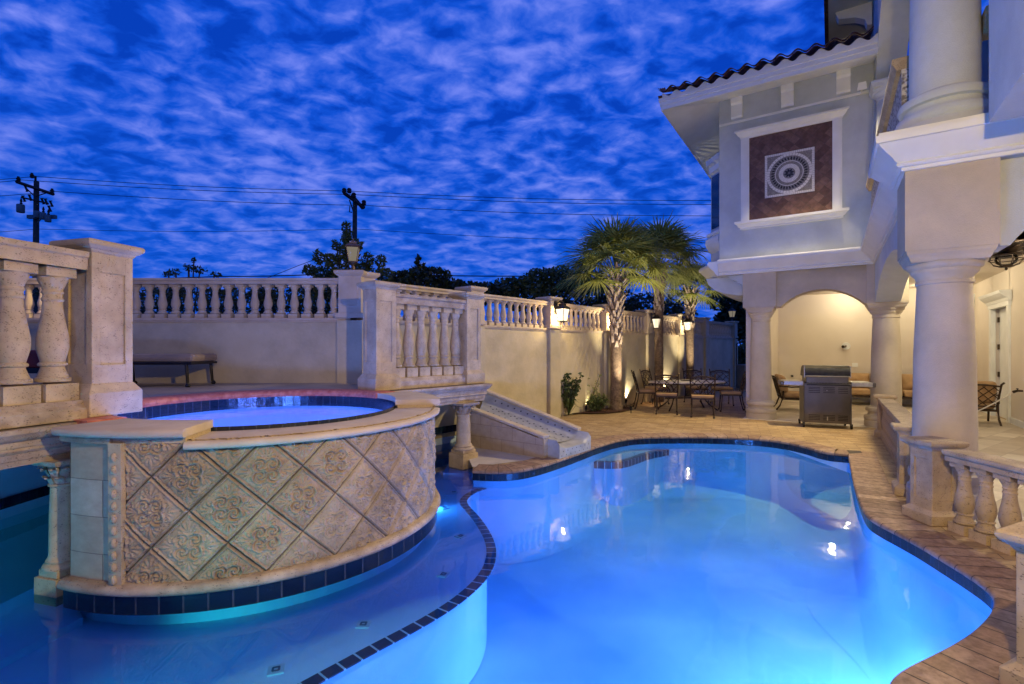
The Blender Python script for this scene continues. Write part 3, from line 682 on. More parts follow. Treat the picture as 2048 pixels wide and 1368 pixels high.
wr = thing('boundary_wall', 'long garden wall with balusters on top running away behind the palms', 'wall', (4,15,0))
wp0 = Vector(wall_at(7.42)); wp1 = Vector(wall_at(20.8)); wl_len = (wp1-wp0).length
piersY = [9.3,11.14,12.95,14.75,16.5,18.25,20.75]
sc_ = wl_len/(20.8-7.42)
wall_section(wr, wp0, wp1, 0, 0, [0.12]+[(Y-7.42)*sc_ for Y in piersY])
WN = Vector((.75,-.662)).normalized(); WDr = (wp1-wp0).normalized()

# ------------------------------------------------------------------ lanterns
def lantern(root, T_, s=1.0, metal=LANT, glass=GLOWD):
    b = MB()
    for sx in (-1,1):
        for sy in (-1,1): b.tube([(sx*.055*s,sy*.055*s,.0),(sx*.09*s,sy*.09*s,.22*s)], .006*s, T_, n=6)
    b.frust(.135*s,.135*s,-.012*s,.125*s,.125*s,.006*s,T_); b.frust(.215*s,.215*s,.215*s,.19*s,.19*s,.235*s,T_); b.build('frame', metal, root)
    b = MB(); b.sqlathe([(.108*s,.232*s),(.06*s,.272*s),(.045*s,.28*s),(.052*s,.31*s),(.035*s,.318*s),(.018*s,.325*s)], T_)
    b.lathe([(.006*s,.32*s),(.014*s,.335*s),(.006*s,.35*s),(.002*s,.37*s)], T_, n=8); b.build('roof', metal, root)
    b = MB(); b.frust(.104*s,.104*s,.008*s,.172*s,.172*s,.214*s,T_); b.build('glass', glass, root)
def sconce(s0, label, lit=True):
    base = wp0+WDr*s0+WN*.07; c_ = base+WN*.20; ang = math.atan2(WDr.y, WDr.x)
    root = thing('wall_lantern', label, 'lantern', (c_.x, c_.y, 2.19), group='lanterns on the garden wall piers')
    T_ = frame(c_.x, c_.y, 2.19, ang)
    lantern(root, T_, 1.25, LANTD, GLOW)
    b = MB(); b.tube([(0,.20,.36),(0,.13,.42),(0,.05,.46),(0,0,.45)], .013, T_); b.box(-.05,.05,.17,.2,.16,.46,T_); b.tube([(-.04,0,-.015),(-.04,0,-.045)], .012, T_); b.tube([(.04,0,-.015),(.04,0,-.045)], .012, T_); b.build('bracket', LANTD, root)
    plight('lantern_bulb', T_(0,0,.11), 85, WARM, .03)
for Y, lab in ((11.14,'lit black wall lantern on the garden wall, left of the nearest palm trunk'),(12.95,'lit black wall lantern half hidden behind the right edge of the nearest palm trunk'),
               (14.75,'lit black wall lantern beside the middle palm trunk'),(16.5,'lit black wall lantern beside the farthest palm trunk')):
    sconce((Y-7.42)*sc_, lab)
def postlamp(x, y, z, label, s=1.0, rz=0, metal=LANT):
    root = thing('pier_lantern', label, 'lantern', (x,y,z))
    b = MB(); T0 = frame(x,y,z,rz)
    b.lathe([(.045*s,0),(.045*s,.012*s),(.028*s,.03*s),(.03*s,.07*s),(.02*s,.10*s),(.03*s,.115*s),(.05*s,.135*s),(.05*s,.15*s)], T0, n=12); b.build('lantern_base', metal, root, smooth=40)
    lantern(root, frame(x,y,z+.155*s,rz), s, metal)
p7 = (wp0.x+.05, 7.42)
postlamp(wx(706,7.5), 7.5, 2.745, 'unlit bronze lantern on the corner pier of the garden wall behind the spa', 1.0, R(12))
q = wp0+WDr*(20.75-7.42)*sc_-WN*.1; postlamp(q.x, q.y, 2.745, 'small dark lantern on the far end pier of the garden wall', 1.15, R(30), LANTD)
lp = (wx(158,7.5), 7.5); postlamp(lp[0], lp[1], 2.745, 'dark lantern whose finial shows just above the near left stone pier', 1.0, 0, LANTD)
plight('lantern_bulb', (lp[0]+.0, 7.3, 2.62), 34, WARM, .03)

# ------------------------------------------------------------------ water slide
sl = thing('water_slide', 'white water slide dotted with black tiles, with a stone side wall', 'slide', (.3,7.8,0))
nA = Vector((-.66,7.86)); nB = Vector((.44,7.02)); fA = Vector((-.5,8.75)); fB = Vector((1.06,7.80))
def rimz(t, near): return (.62+(.31-.62)*t) if near else (.80+(.27-.80)*t)
b = MB()
d_ = (nB-nA).normalized(); nrm = Vector((-d_.y,d_.x))*1.0
poly = [(nA.x,nA.y,0),(nB.x,nB.y,0),(nB.x,nB.y,.27),(nA.x,nA.y,.58)]
LN = (nB-nA).length; b.add([(p[0]-nrm.x*.003,p[1]-nrm.y*.003,p[2]) for p in poly], [(0,1,2,3)], [((0,0),(LN,0),(LN,.27),(0,.58))])
b.build('block_facing', mkbrick('slide_blocks',(.44,.35,.24),(.50,.40,.28),(.26,.18,.11),1,coord='uv',bw=.42,rh=.19,ms=.003,rough=.8,noise=.3,nscale=8,bstr=.4), sl)
b = MB(); b.extr(poly, (nrm.x*.10,nrm.y*.10,0)); b.build('side_wall', STONE, sl)
b = MB(); b.extr([(nB.x+d_.x*.02,nB.y+d_.y*.02,0),(nB.x+d_.x*.02,nB.y+d_.y*.02,.285),(nB.x-d_.x*.08,nB.y-d_.y*.08,.305),(nB.x-d_.x*.08,nB.y-d_.y*.08,0)], (nrm.x*.12,nrm.y*.12,0)); b.build('end_post', STONE, sl)
def bar(mb, a, bb, wd_, th, n_):                       # sloped coping bar along a->bb
    v = [a-n_*wd_*.2, bb-n_*wd_*.2, bb+n_*wd_*.8, a+n_*wd_*.8]
    mb.extr([tuple(p) for p in v], (0,0,th))
N3 = Vector((nrm.x,nrm.y,0))
b = MB(); bar(b, Vector((nA.x-.15*d_.x,nA.y-.15*d_.y,.62)), Vector((nB.x+.03*d_.x,nB.y+.03*d_.y,.29)), .14, .04, N3); b.build('rim', CAST, sl, bevel=.008)
fd = (fB-fA).normalized(); FN = Vector((-fd.y,fd.x,0))
b = MB(); bar(b, Vector((fA.x-.3*fd.x,fA.y-.3*fd.y,.90)), Vector((fB.x,fB.y,.27)), .14, .04, FN); b.build('rim', CAST, sl, bevel=.008)
b = MB(); b.extr([(fA.x,fA.y,0),(fB.x,fB.y,0),(fB.x,fB.y,.27),(fA.x-.3*fd.x,fA.y-.3*fd.y,.90)], (FN.x*.1,FN.y*.1,0)); b.build('side_wall', STONE, sl)
# channel
b = MB(); ng, nc = 30, 16; vs = []; dots = MB()
def chan(t, c_):
    a = nA+Vector((nrm.x,nrm.y))*.10; aa = a.lerp(nB+Vector((nrm.x,nrm.y))*.10, t) if t <= 1 else nB+Vector((nrm.x,nrm.y))*.10+d_*(t-1)*1.0
    ff = fA.lerp(fB, t) if t <= 1 else fB+fd*(t-1)*1.0
    p = aa.lerp(ff, c_); tt = min(t, 1)
    zr = rimz(tt, True)*(1-c_)+rimz(tt, False)*c_-.01
    depth = .15*(1-.25*t)
    k = abs(2*c_-1); return Vector((p.x, p.y, max(.13, zr-depth*(1-k**3)-(.10*(t-1)/.2 if t > 1 else 0)*0)))
for i in range(ng+1):
    for j in range(nc+1): vs.append(tuple(chan(i/ng*1.0, j/nc)))
fs = [(i*(nc+1)+j, i*(nc+1)+j+1, (i+1)*(nc+1)+j+1, (i+1)*(nc+1)+j) for i in range(ng) for j in range(nc)]
b.add(vs, fs); b.build('channel', SLIDEM, sl, smooth=60)
for i in range(3, 28):
    for j in range(1, 9):
        t = i/28; c_ = (j-(.5 if i % 2 else 0))/8.5
        p = chan(t, c_); p2 = chan(t+.01, c_)-p; p3 = chan(t, min(1, c_+.01))-p
        n3 = p2.cross(p3).normalized(); n3 = n3 if n3.z > 0 else -n3
        x3 = p2.normalized()*.013; y3 = n3.cross(x3).normalized()*.013; c3 = p+n3*.003
        if j % 2 == i % 2: dots.add([c3-x3-y3, c3+x3-y3, c3+x3+y3, c3-x3+y3], [(0,1,2,3)])
# lip block
b = MB(); n_ = 14; top = []; L0 = nB+Vector((nrm.x,nrm.y))*.10; L1 = fB-Vector((FN.x,FN.y))*.0
lipd = (L1-L0).normalized(); out = Vector((lipd.y,-lipd.x)); ll = (L1-L0).length
for i in range(n_+1):
    t = i/n_; p = L0+lipd*(ll*t); k = abs(2*t-1); zt_ = .155+.12*k**4
    top.append((p, zt_))
lip_out = .22
vs = []
for p, zt_ in top: vs += [(p.x-out.x*.1,p.y-out.y*.1,0),(p.x-out.x*.1,p.y-out.y*.1,zt_+.005),(p.x+out.x*(lip_out-.05),p.y+out.y*(lip_out-.05),zt_-.01),(p.x+out.x*lip_out,p.y+out.y*lip_out,max(.13,zt_-.07)),(p.x+out.x*lip_out,p.y+out.y*lip_out,0)]
fs = []
for i in range(n_):
    for j in range(4): fs.append((i*5+j,(i+1)*5+j,(i+1)*5+j+1,i*5+j+1))
fs += [(0,1,2,3,4), tuple(n_*5+j for j in range(5))]
b.add(vs, fs); b.build('lip', SLIDEM, sl, smooth=50)
for i in range(7):
    for zz_ in (.04,.10):
        t = (i+.5+(.0 if zz_ < .05 else .35))/7.4; p = L0+lipd*(ll*t)+out*(lip_out+.002); x3 = lipd*.008
        dots.add([(p.x-x3.x,p.y-x3.y,zz_-.008),(p.x+x3.x,p.y+x3.y,zz_-.008),(p.x+x3.x,p.y+x3.y,zz_+.008),(p.x-x3.x,p.y-x3.y,zz_+.008)], [(0,1,2,3)])
dots.build('dot_tiles', DOTB, sl)
pv = MB(); pv.sheet([P(945,935,0),P(985,930,0),P(1040,923,0),P(1085,920,0),(.42,7.05),(-.64,7.9),(-.62,7.0)], [], .006); tag(pv.build('landing_paving', PAVEL), kind='structure')

# ------------------------------------------------------------------ mulch bed and planting
mb_px = [(1116,832),(1150,828),(1200,829),(1240,826),(1273,818),(1235,814),(1250,806),(1290,798),(1340,786),(1400,778),(1450,770)]
mp_ = [P(x_, y_, 0) for x_, y_ in mb_px]
mu = MB(); near = smooth_line(mp_, 1); far = [tuple(Vector(wall_at(Y))+WN*.0) for Y in (20.5,18,16,14,12,11.3)]
vs = near+far
mu.sheet(vs, [], .03); tag(mu.build('mulch_bed', MULCH), kind='structure')
ch = MB()
for k in range(2600):
    t = random.random(); i = random.random()
    Y = 11.3+t*8; base = Vector(wall_at(Y))+WN*random.uniform(.05,.75 if Y > 13.2 else 1.25)
    if Y < 13.2 and base.y < 11.5: pass
    px_, py_ = 1024+F*base.x/base.y, HOR+EYE*F/base.y
    lim = np.interp(px_, [x_ for x_, _ in [(1116,832),(1150,828),(1200,829),(1240,826),(1290,800),(1340,786),(1400,778),(1450,770)]], [832,828,829,826,800,786,778,770])
    if py_ > lim or px_ < 1118: continue
    a_ = random.uniform(0, PI); l_ = random.uniform(.015,.045); w_ = random.uniform(.006,.014); z_ = random.uniform(.03,.055)
    ca, sa = math.cos(a_), math.sin(a_); tz = random.uniform(-.012,.012)
    ch.add([(base.x-ca*l_-sa*w_, base.y-sa*l_+ca*w_, z_-tz),(base.x+ca*l_-sa*w_, base.y+sa*l_+ca*w_, z_+tz),(base.x+ca*l_+sa*w_, base.y+sa*l_-ca*w_, z_+tz),(base.x-ca*l_+sa*w_, base.y-sa*l_-ca*w_, z_-tz)], [(0,1,2,3)])
tag(ch.build('bark_chips', MULCH), 'loose dark red bark chips covering the bed under the palms', 'mulch', kind='stuff')

def leaves(mb, centre, rad, n, size, elong=1.6, shell=.55):
    cx_, cy_, cz_ = centre
    for _ in range(n):
        while True:
            v = Vector((random.uniform(-1,1), random.uniform(-1,1), random.uniform(-1,1)))
            if v.length <= 1 and (v.length > shell or random.random() < .35): break
        p = Vector((cx_+v.x*rad[0], cy_+v.y*rad[1], cz_+v.z*rad[2]))
        d_ = Vector((random.gauss(0,1), random.gauss(0,1), random.gauss(0,.8))).normalized(); a = Vector((random.random()-.5, random.random()-.5, random.random()-.5)); n_ = d_.cross(a).normalized()
        s__ = size*random.uniform(.6,1.3); x3 = d_*s__*elong/2; y3 = n_*s__/2
        mb.add([p-x3, p+y3*.9, p+x3, p-y3*.9], [(0,1,2,3)])
def tree(name, label, base, blobs, size, mat, cat='tree', group=None, trunk_r=.12, density=1.0, elong=1.6):
    root = thing(name, label, cat, (base[0], base[1], 0), group=group)
    top = max(bb[0][2] for bb in blobs)
    b = MB(); b.tube([(base[0],base[1],-.05),(base[0]+.05,base[1],top*.4),(base[0]-.05,base[1],top*.95)], trunk_r, r1=trunk_r*.25)
    for (c_, r_, n_) in blobs: b.tube([(base[0],base[1],c_[2]*.45),((base[0]+c_[0])/2,(base[1]+c_[1])/2,c_[2]*.75),(c_[0],c_[1],c_[2])], trunk_r*.4, r1=.015, n=5)
    b.build('trunk', BARK, root, smooth=60)
    m_ = MB()
    for (c_, r_, n_) in blobs: leaves(m_, c_, r_, int(n_*density), size, elong)
    m_.build('crown', mat, root, recalc=False)
    return root
def blobs_px(lst, Y, thick=.8):     # (px, py, radius_px_x, radius_px_z, n)
    return [((wx(a, Y+dy), Y+dy, wz(b_, Y+dy)), (rx*Y/F, thick*rx*Y/F, rz*Y/F), n_) for a, b_, rx, rz, n_, dy in lst]
# feathery tree behind the corner lantern
Yt = 11.5
lst = [(693,465,12,22,120,0),(698,500,26,26,260,0),(690,535,40,28,500,.2),(660,520,14,14,90,0),(636,515,13,16,90,0),(622,540,18,12,120,.2),(650,548,26,16,240,0),(735,520,14,16,110,0),(728,545,24,18,220,0),(762,522,12,14,80,.1),(768,548,18,14,140,0),(715,490,10,14,60,0),(673,492,10,14,60,0),(690,575,80,30,1000,.3),(640,600,60,40,600,.3),(745,590,60,40,600,.3)]
tree('feathery_tree', 'feathery green tree rising behind the corner lantern and the garden wall', (wx(695,Yt), Yt), blobs_px(lst, Yt), .055, SHRUBL, elong=2.4, trunk_r=.06)
Yt = 12
lst = [(378,535,12,9,60,0),(400,540,16,8,80,0),(388,520,6,6,25,0),(350,545,14,8,60,0),(336,550,10,6,30,0),(430,549,14,6,50,0),(380,600,130,42,1600,.2)]
tree('small_tree', 'small dark spindly tree showing above the balusters at the left', (wx(380,Yt), Yt), blobs_px(lst, Yt), .05, DARKL, trunk_r=.04)
Yt = 11
for i, (a, b_, n_) in enumerate(((150,590,1300),(300,600,1400),(480,605,1500),(600,600,1500))):
    tree('garden_shrub', ['dark shrub glimpsed between the balusters left of the near pier','dark shrub behind the wall balusters nearest the near pier','dark shrub behind the middle of the facing wall balusters','dark shrub behind the facing wall balusters left of the corner lantern'][i], (wx(a,Yt), Yt), blobs_px([(a,b_,85,38,n_,0),(a+40,b_-18,30,18,150,0),(a-50,b_-14,26,16,120,0)], Yt), .06, DARKL, cat='shrub', group='dark shrubs behind the facing wall')
Yt = 15
big = [('dense dark tree behind the wall right of the corner lantern', [(830,570,45,32,1300,0),(838,535,14,14,90,0),(870,552,34,18,420,.3),(800,565,34,24,500,0),(836,520,5,10,25,0)]),
       ('dark tree behind the wall between slide pier and first wall lantern', [(930,590,60,28,1400,0),(900,575,36,18,420,0),(975,585,48,22,800,.4)]),
       ('broad dark tree behind the wall left of the nearest palm crown', [(1050,590,62,36,1800,0),(1085,565,48,30,900,.3),(1020,572,36,18,420,0),(1120,560,40,30,700,0)]),
       ('dark tree behind the nearest palm trunk', [(1180,595,70,46,2000,0),(1165,560,48,28,800,.3),(1235,610,46,36,800,0)]),
       ('dark tree behind the middle palm trunk', [(1300,625,70,40,1700,0),(1345,635,50,36,900,.4)])]
for i, (lab, ls) in enumerate(big):
    Y_ = Yt+i*.9; tree('broadleaf_tree', lab, (wx(ls[0][0],Y_), Y_), blobs_px(ls, Y_), .10, HEDGEL if i == 2 else DARKL, group='dark trees beyond the long garden wall')
tree('broadleaf_tree', 'tall dark tree beyond the far end of the wall, right of its lantern', (wx(1490,27), 27), blobs_px([(1500,640,50,50,1800,0),(1460,650,34,34,900,0),(1530,620,40,50,900,0),(1440,600,26,24,300,0),(1480,590,26,20,300,0)], 27), .2, DARKL, group='dark trees beyond the long garden wall')
Yh = 21.5
tree('hedge', 'green leafy hedge beyond the iron gate beside the left house column', (wx(1500,Yh), Yh), blobs_px([(1500,745,34,50,2600,0),(1500,702,30,16,500,0),(1530,745,34,50,1500,0)], Yh, .5), .11, HEDGEL, cat='hedge')
# iron gate
gt = thing('iron_gate', 'thin pale arched iron gate past the end of the garden wall', 'gate', (wx(1490,20.3),20.3,0))
b = MB(); ga = [(wx(1473+6*i,20.3), 20.3, wz(688-13*math.sin(PI*min(1,(i)/12)),20.3)) for i in range(14)]
b.tube(ga, .022); b.tube([(ga[0][0],20.3,0),(ga[0][0],20.3,ga[0][2])], .025); b.tube([(ga[8][0]+.9,20.3,0),(ga[8][0]+.9,20.3,1.9)], .025); b.build('gate_frame', LANT, gt)
b = MB()
for k in range(9): b.tube([(ga[0][0]+.16*(k+1),20.3,.05),(ga[0][0]+.16*(k+1),20.3,wz(688-13*math.sin(PI*min(1,(k+1)*.11)),20.3))], .009, n=6)
b.build('gate_bars', BLACKM, gt)
# air conditioner
Ya = 18.2; ac = thing('air_conditioner', 'grey slatted air conditioner unit behind the left house column', 'air conditioner', (wx(1506,Ya),Ya,0))
b = MB(); x0 = wx(1488,Ya); T_ = frame(x0, Ya, 0, R(-5)); b.box(0,.8,0,.8,.06,.98,T_); b.build('casing', ACM, ac, bevel=.02)
b = MB()
for k in range(14): b.box(.06,.74,-.012,-.001,.14+k*.055,.165+k*.055,T_)
b.build('slats', BLACKM, ac)
b = MB(); b.box(-.05,.85,-.05,.85,0,.06,T_); b.build('pad', CAST, ac)

# ------------------------------------------------------------------ palms
def palm(label, px, Y, ztop, r0, r1, bootz0, crownR, nfr, seed, lean=0):
    random.seed(seed); X = wx(px, Y)
    root = thing('palm_tree', label, 'palm tree', (X, Y, 0), group='cabbage palms along the garden wall')
    b = MB(); prof = []
    for i in range(40):
        t = i/39; z_ = t*ztop; rr = r0+(r1-r0)*t; rr *= 1+.03*math.sin(i*2.1)+(.12 if t < .04 else 0); prof.append((rr, z_))
    b.lathe(prof, frame(X, Y, 0), n=20); b.build('trunk', BTRUNK, root, smooth=60)
    b = MB(); n_ = 0; z_ = bootz0
    while z_ < ztop+.12:
        t = (z_-bootz0)/(ztop-bootz0); a_ = n_*2.39996+random.uniform(-.25,.25); rr = (r0+(r1-r0)*min(1, z_/ztop))*.95
        up = (.22+.08*t)*random.uniform(.7,1.2); outw = (.05 if t < .35 else .05+.16*min(1,(t-.35)/.5)); 
        T2 = lambda x_, y_, zz_, a_=a_, z_=z_: (X+x_*math.cos(a_)-y_*math.sin(a_), Y+x_*math.sin(a_)+y_*math.cos(a_), z_+zz_)
        w0, w1, th = .055, .022, .018
        pts = [(rr-.02,0,w0),(rr+outw*.45,up*.5,w0*.8),(rr+outw,up,w1)]
        vs = []
        for (xr, zr, ww) in pts: vs += [T2(xr,-ww,zr), T2(xr,ww,zr), T2(xr-th,ww*.8,zr+th), T2(xr-th,-ww*.8,zr+th)]
        fs = [(0,1,5,4),(1,2,6,5),(2,3,7,6),(3,0,4,7),(4,5,9,8),(5,6,10,9),(6,7,11,10),(7,4,8,11),(8,9,10,11)]
        b.add(vs, fs); n_ += 1; z_ += (.016 if t > .3 else .022)*random.uniform(.6,1.5)
    b.build('leaf_boots', BOOT, root)
    m_ = MB(); st = MB(); c0 = Vector((X, Y, ztop+.05))
    for k in range(nfr):
        a_ = k*2.39996+random.uniform(-.2,.2); el = R(88-104*(k/nfr)**1.15+random.uniform(-6,6)); pl = crownR*random.uniform(.48,.58)
        dh = Vector((math.cos(a_), math.sin(a_), 0)); pts = []
        p = c0.copy(); e_ = min(R(88), el+R(22))
        for i in range(7):
            pts.append(tuple(p)); dirv = dh*math.cos(e_)+Vector((0,0,1))*math.sin(e_); p = p+dirv*pl/6; e_ -= R(18)/4
        st.tube(pts, .014, r1=.006, n=5)
        tip = Vector(pts[-1]); dirv = dh*math.cos(e_)+Vector((0,0,1))*math.sin(e_); sidev = dh.cross(Vector((0,0,1))).normalized(); nrm_ = sidev.cross(dirv).normalized()
        bl_ = crownR*random.uniform(.50,.62); nb = 34
        for j in range(nb):
            f_ = (j+.5)/nb*2-1; an = f_*R(118); l_ = bl_*(1-.25*abs(f_)**2)*random.uniform(.85,1.08)
            d0 = dirv*math.cos(an)+sidev*math.sin(an)+nrm_*(-.22*abs(f_)+random.uniform(-.08,.08)); d0.normalize()
            q0 = tip; wv = nrm_.cross(d0).normalized(); pr = None; vv = []
            for i in range(5):
                t = i/4; droop = Vector((0,0,-1))*(t**2.4)*l_*random.uniform(.16,.34)
                q = q0+d0*l_*t+droop; ww = .017*math.sin(PI*min(.98,.18+.82*t))**.8*crownR/1.4
                vv += [q-wv*ww, q+wv*ww]
            m_.add(vv, [(2*i,2*i+1,2*i+3,2*i+2) for i in range(4)])
    st.build('leaf_stalks', PALML, root, smooth=60); m_.build('crown', PALML, root, recalc=False)
palm('nearest and largest palm, its trunk in front of the lit wall beside the mulch bed', 1232, 12.55, 3.30, .15, .125, 1.5, 1.72, 42, 11)
palm('middle palm, its trunk rising behind the dining chairs', 1318, 14.6, 3.85, .125, .12, 2.6, 1.68, 38, 5)
palm('farthest palm, closest to the house, low spreading crown', 1380, 16.4, 3.35, .125, .12, 2.2, 1.25, 30, 8)
random.seed(21)
def shrub(label, px, Y, hgt, n, mat, spread, lsize, base_leaves=0):
    X = wx(px, Y); root = thing('young_shrub', label, 'shrub', (X, Y, 0)); st = MB(); lf = MB()
    for k in range(n):
        a_ = random.uniform(0, 2*PI); sp_ = random.uniform(.2, 1)*spread; h_ = hgt*random.uniform(.5, 1); pts = []
        for i in range(6):
            t = i/5; pts.append((X+math.cos(a_)*sp_*t**1.3, Y+math.sin(a_)*sp_*t**1.3*.6, .03+h_*t))
        st.tube(pts, .011, r1=.005, n=4)
        for i in range(2, 6): leaves(lf, pts[i], (.06,.06,.06), 11, lsize, 1.8, 0)
    for k in range(base_leaves):
        a_ = random.uniform(0, 2*PI); l_ = random.uniform(.2,.42); up = random.uniform(.15,.4)
        p0 = Vector((X, Y, .03)); p1 = p0+Vector((math.cos(a_)*l_*.5, math.sin(a_)*l_*.5, up)); p2 = p0+Vector((math.cos(a_)*l_, math.sin(a_)*l_, up*.8)); wv = Vector((-math.sin(a_), math.cos(a_), 0))*.018
        lf.add([p0-wv*.5, p0+wv*.5, p1+wv, p1-wv, p2], [(0,1,2,3),(3,2,4)])
    st.build('stems', BARK, root); lf.build('foliage', mat, root, recalc=False)
shrub('small dark leafed shrub standing alone at the left end of the mulch bed', 1137, 11.45, .95, 26, SHRUBL, .30, .05, 14)
shrub('low spiky plant with pale lit leaves at the foot of the nearest palm', 1200, 12.2, .45, 7, PALEL, .25, .04, 34)
shrub('thin tall flowering stem with small pale leaves against the lit wall', 1178, 12.3, 1.05, 5, PALEL, .28, .035, 0)
shrub('low dark bush between the lone shrub and the nearest palm', 1190, 12.0, .4, 14, SHRUBL, .3, .04, 0)
# uplights in the bed
def uplight(px, Y, aim_px, aimz, pw, label, off=.3):
    base = Vector((wx(px,Y), Y)); root = thing('garden_uplight', label, 'spotlight', (base.x,base.y,0), group='spotlights in the mulch bed')
    aw = None
    tgt = Vector((wx(aim_px[0], aim_px[1]), aim_px[1], aimz)); T_ = frame(base.x, base.y, 0)
    d3 = (tgt-Vector((base.x,base.y,.13))).normalized(); p0 = Vector((base.x,base.y,.12))
    b = MB(); b.tube([(base.x,base.y,-.05),(base.x,base.y,.1)], .012); b.build('stake', BLACKM, root)
    b = MB(); b.tube([tuple(p0-d3*.05), tuple(p0+d3*.05)], .03, n=12, r1=.036); b.build('lamp_head', BLACKM, root)
    plight('spot_bulb', p0+d3*.07, pw, (1,.86,.62), .02, spot=62, aim=tgt, blend=.8)
uplight(1172, 12.15, (1168,12.7), 1.6, 170, 'small black uplight left of the nearest palm')
uplight(1252, 13.6, (1268,14.3), 1.6, 170, 'small black uplight between the nearest and middle palms')
uplight(1335, 15.4, (1338,16.0), 1.7, 150, 'small black uplight between the middle and far palms')
uplight(1262, 12.0, (1245,12.6), 3.9, 560, 'small black uplight aimed up the nearest palm')
uplight(1305, 13.9, (1318,14.5), 4.0, 600, 'small black uplight aimed up the middle palm')
uplight(1395, 15.6, (1384,16.3), 4.0, 560, 'small black uplight aimed up the far palm')

# ------------------------------------------------------------------ utility poles and wires
YP = 27
def wpx(px, py): return (wx(px,YP), YP, wz(py,YP))
def upole(name_label, px, top, seed):
    root = thing('utility_pole', name_label, 'utility pole', (wx(px,YP),YP,0)); b = MB(); b.tube([(wx(px-3,YP),YP,0),(wx(px,YP),YP,wz(top,YP))], .17, r1=.12, n=12); b.build('pole', POLEM, root, smooth=60)
    return root
u1 = upole('utility pole at far left with long crossarm and several grey transformers', 73, 363, 1)
b = MB(); a_ = Vector(wpx(40,366)); c_ = Vector(wpx(114,391)); b.tube([tuple(a_+Vector((0,-.2,0))), tuple(c_+Vector((0,-.2,0)))], .085, n=4); b.build('crossarm', XARM, u1)
b = MB(); b.tube([(wx(57,YP),YP-.2,wz(376,YP)),(wx(72,YP),YP-.15,wz(392,YP))], .03); b.tube([(wx(100,YP),YP-.2,wz(388,YP)),(wx(78,YP),YP-.15,wz(394,YP))], .03); b.tube([(wx(50,YP),YP-.2,wz(397,YP)),(wx(103,YP),YP-.2,wz(409,YP))], .045); b.build('brace', XARM, u1)
for (x_, y_) in ((44,362),(71,355),(111,386)):
    b = MB(); b.lathe([(.07,0),(.11,.05),(.07,.1),(.11,.15),(.07,.2),(.05,.28)], frame(wx(x_,YP),YP-.2,wz(y_,YP)-.1), n=10); b.build('insulator', XARM, u1, smooth=40)
b = MB(); b.tube([wpx(71,364), wpx(71,352)], .05); b.build('top_pin', XARM, u1)
for (x_, y_) in ((52,372),(47,392),(60,390),(85,397),(102,402),(99,412),(92,398)):
    b = MB(); b.tube([wpx(x_-2,y_), wpx(x_+3,y_+11)], .05, n=6); b.tube([wpx(x_-4,y_), wpx(x_+2,y_)], .03, n=5); b.tube([wpx(x_,y_+11), wpx(x_+5,y_+10)], .03, n=5); b.build('fuse_cutout', XARM, u1)
for (x_, y_, s__) in ((54,420,.8),(87,432,.65),(98,435,.65),(108,440,.65)):
    rt = MB(); T_ = frame(wx(x_,YP), YP-.35, wz(y_,YP)-.3*s__); rt.lathe([(.2*s__,0),(.22*s__,.03),(.22*s__,.5*s__),(.2*s__,.55*s__),(.08,.58*s__)], T_, n=16); o_ = rt.build('transformer', TRANS, u1, smooth=40)
    b = MB(); b.lathe([(.04,0),(.07,.06),(.03,.1),(.06,.16),(.02,.32)], frame(wx(x_+1,YP),YP-.35,wz(y_,YP)+.27*s__), n=8); b.build('bushing', XARM, o_, smooth=40)
b = MB(); b.box(wx(62,YP),wx(118,YP),YP-.25,YP-.1,wz(439,YP),wz(432,YP)); b.tube([(wx(82,YP),YP-.2,wz(447,YP)),(wx(92,YP),YP-.2,wz(437,YP))], .03); b.build('platform', TRANS, u1)
u2 = upole('utility pole behind the corner lantern with a short angled double crossarm', 710, 398, 2)
b = MB(); b.tube([(wx(690,YP),YP-.2,wz(388,YP)),(wx(731,YP),YP-.2,wz(418,YP))], .10, n=4); b.tube([(wx(701,YP),YP+.2,wz(388,YP)),(wx(724,YP),YP+.2,wz(415,YP))], .10, n=4); b.build('crossarm', XARM, u2)
for (x_, y_) in ((691,384),(701,384),(710,393),(730,408)):
    b = MB(); b.lathe([(.10,0),(.13,.06),(.10,.12),(.13,.18),(.08,.26)], frame(wx(x_,YP),YP-.2,wz(y_,YP)-.12), n=10); b.build('insulator', XARM, u2, smooth=40)
b = MB(); b.tube([wpx(699,400), wpx(707,424)], .035); b.tube([wpx(700,412), wpx(699,424), wpx(704,425)], .03, n=5); b.build('brace', XARM, u2)
b = MB(); b.lathe([(.2,0),(.22,.03),(.22,.55),(.1,.62)], frame(wx(696,YP),YP-.2,wz(482,YP)), n=16); b.build('transformer', TRANS, u2, smooth=40)
def wire(pts, label, r_=.016):
    root = MB(); out_ = []
    for i in range(len(pts)-1):
        (x0, y0), (x1, y1) = pts[i], pts[i+1]
        for k in range(12):
            t = k/12; sag = 5*math.sin(PI*t)*((x1-x0)/640 if abs(x1-x0) > 100 else 0); out_.append(wpx(x0+(x1-x0)*t, y0+(y1-y0)*t+sag))
    out_.append(wpx(*pts[-1])); root.tube(out_, r_, n=5); tag(root.build('power_line', WIREM), label, 'power line', 'power lines across the sky')
wire([(-120,366),(71,353),(692,382),(1440,401),(2100,418)], 'highest power line, passing over the tops of both poles')
wire([(-120,372),(44,360),(701,389),(1440,409),(2100,428)], 'second highest power line, from the left end of the left crossarm')
wire([(-120,398),(111,383),(730,411),(1440,432),(2100,450)], 'third power line, from the right end of the left crossarm')
wire([(-120,470),(75,458),(712,458),(1440,486),(2100,505)], 'thin fourth power line crossing halfway down both poles', .012)
wire([(-120,560),(440,553),(712,545),(1100,552),(1500,560)], 'lowest dark cable just above the garden wall and trees', .03)
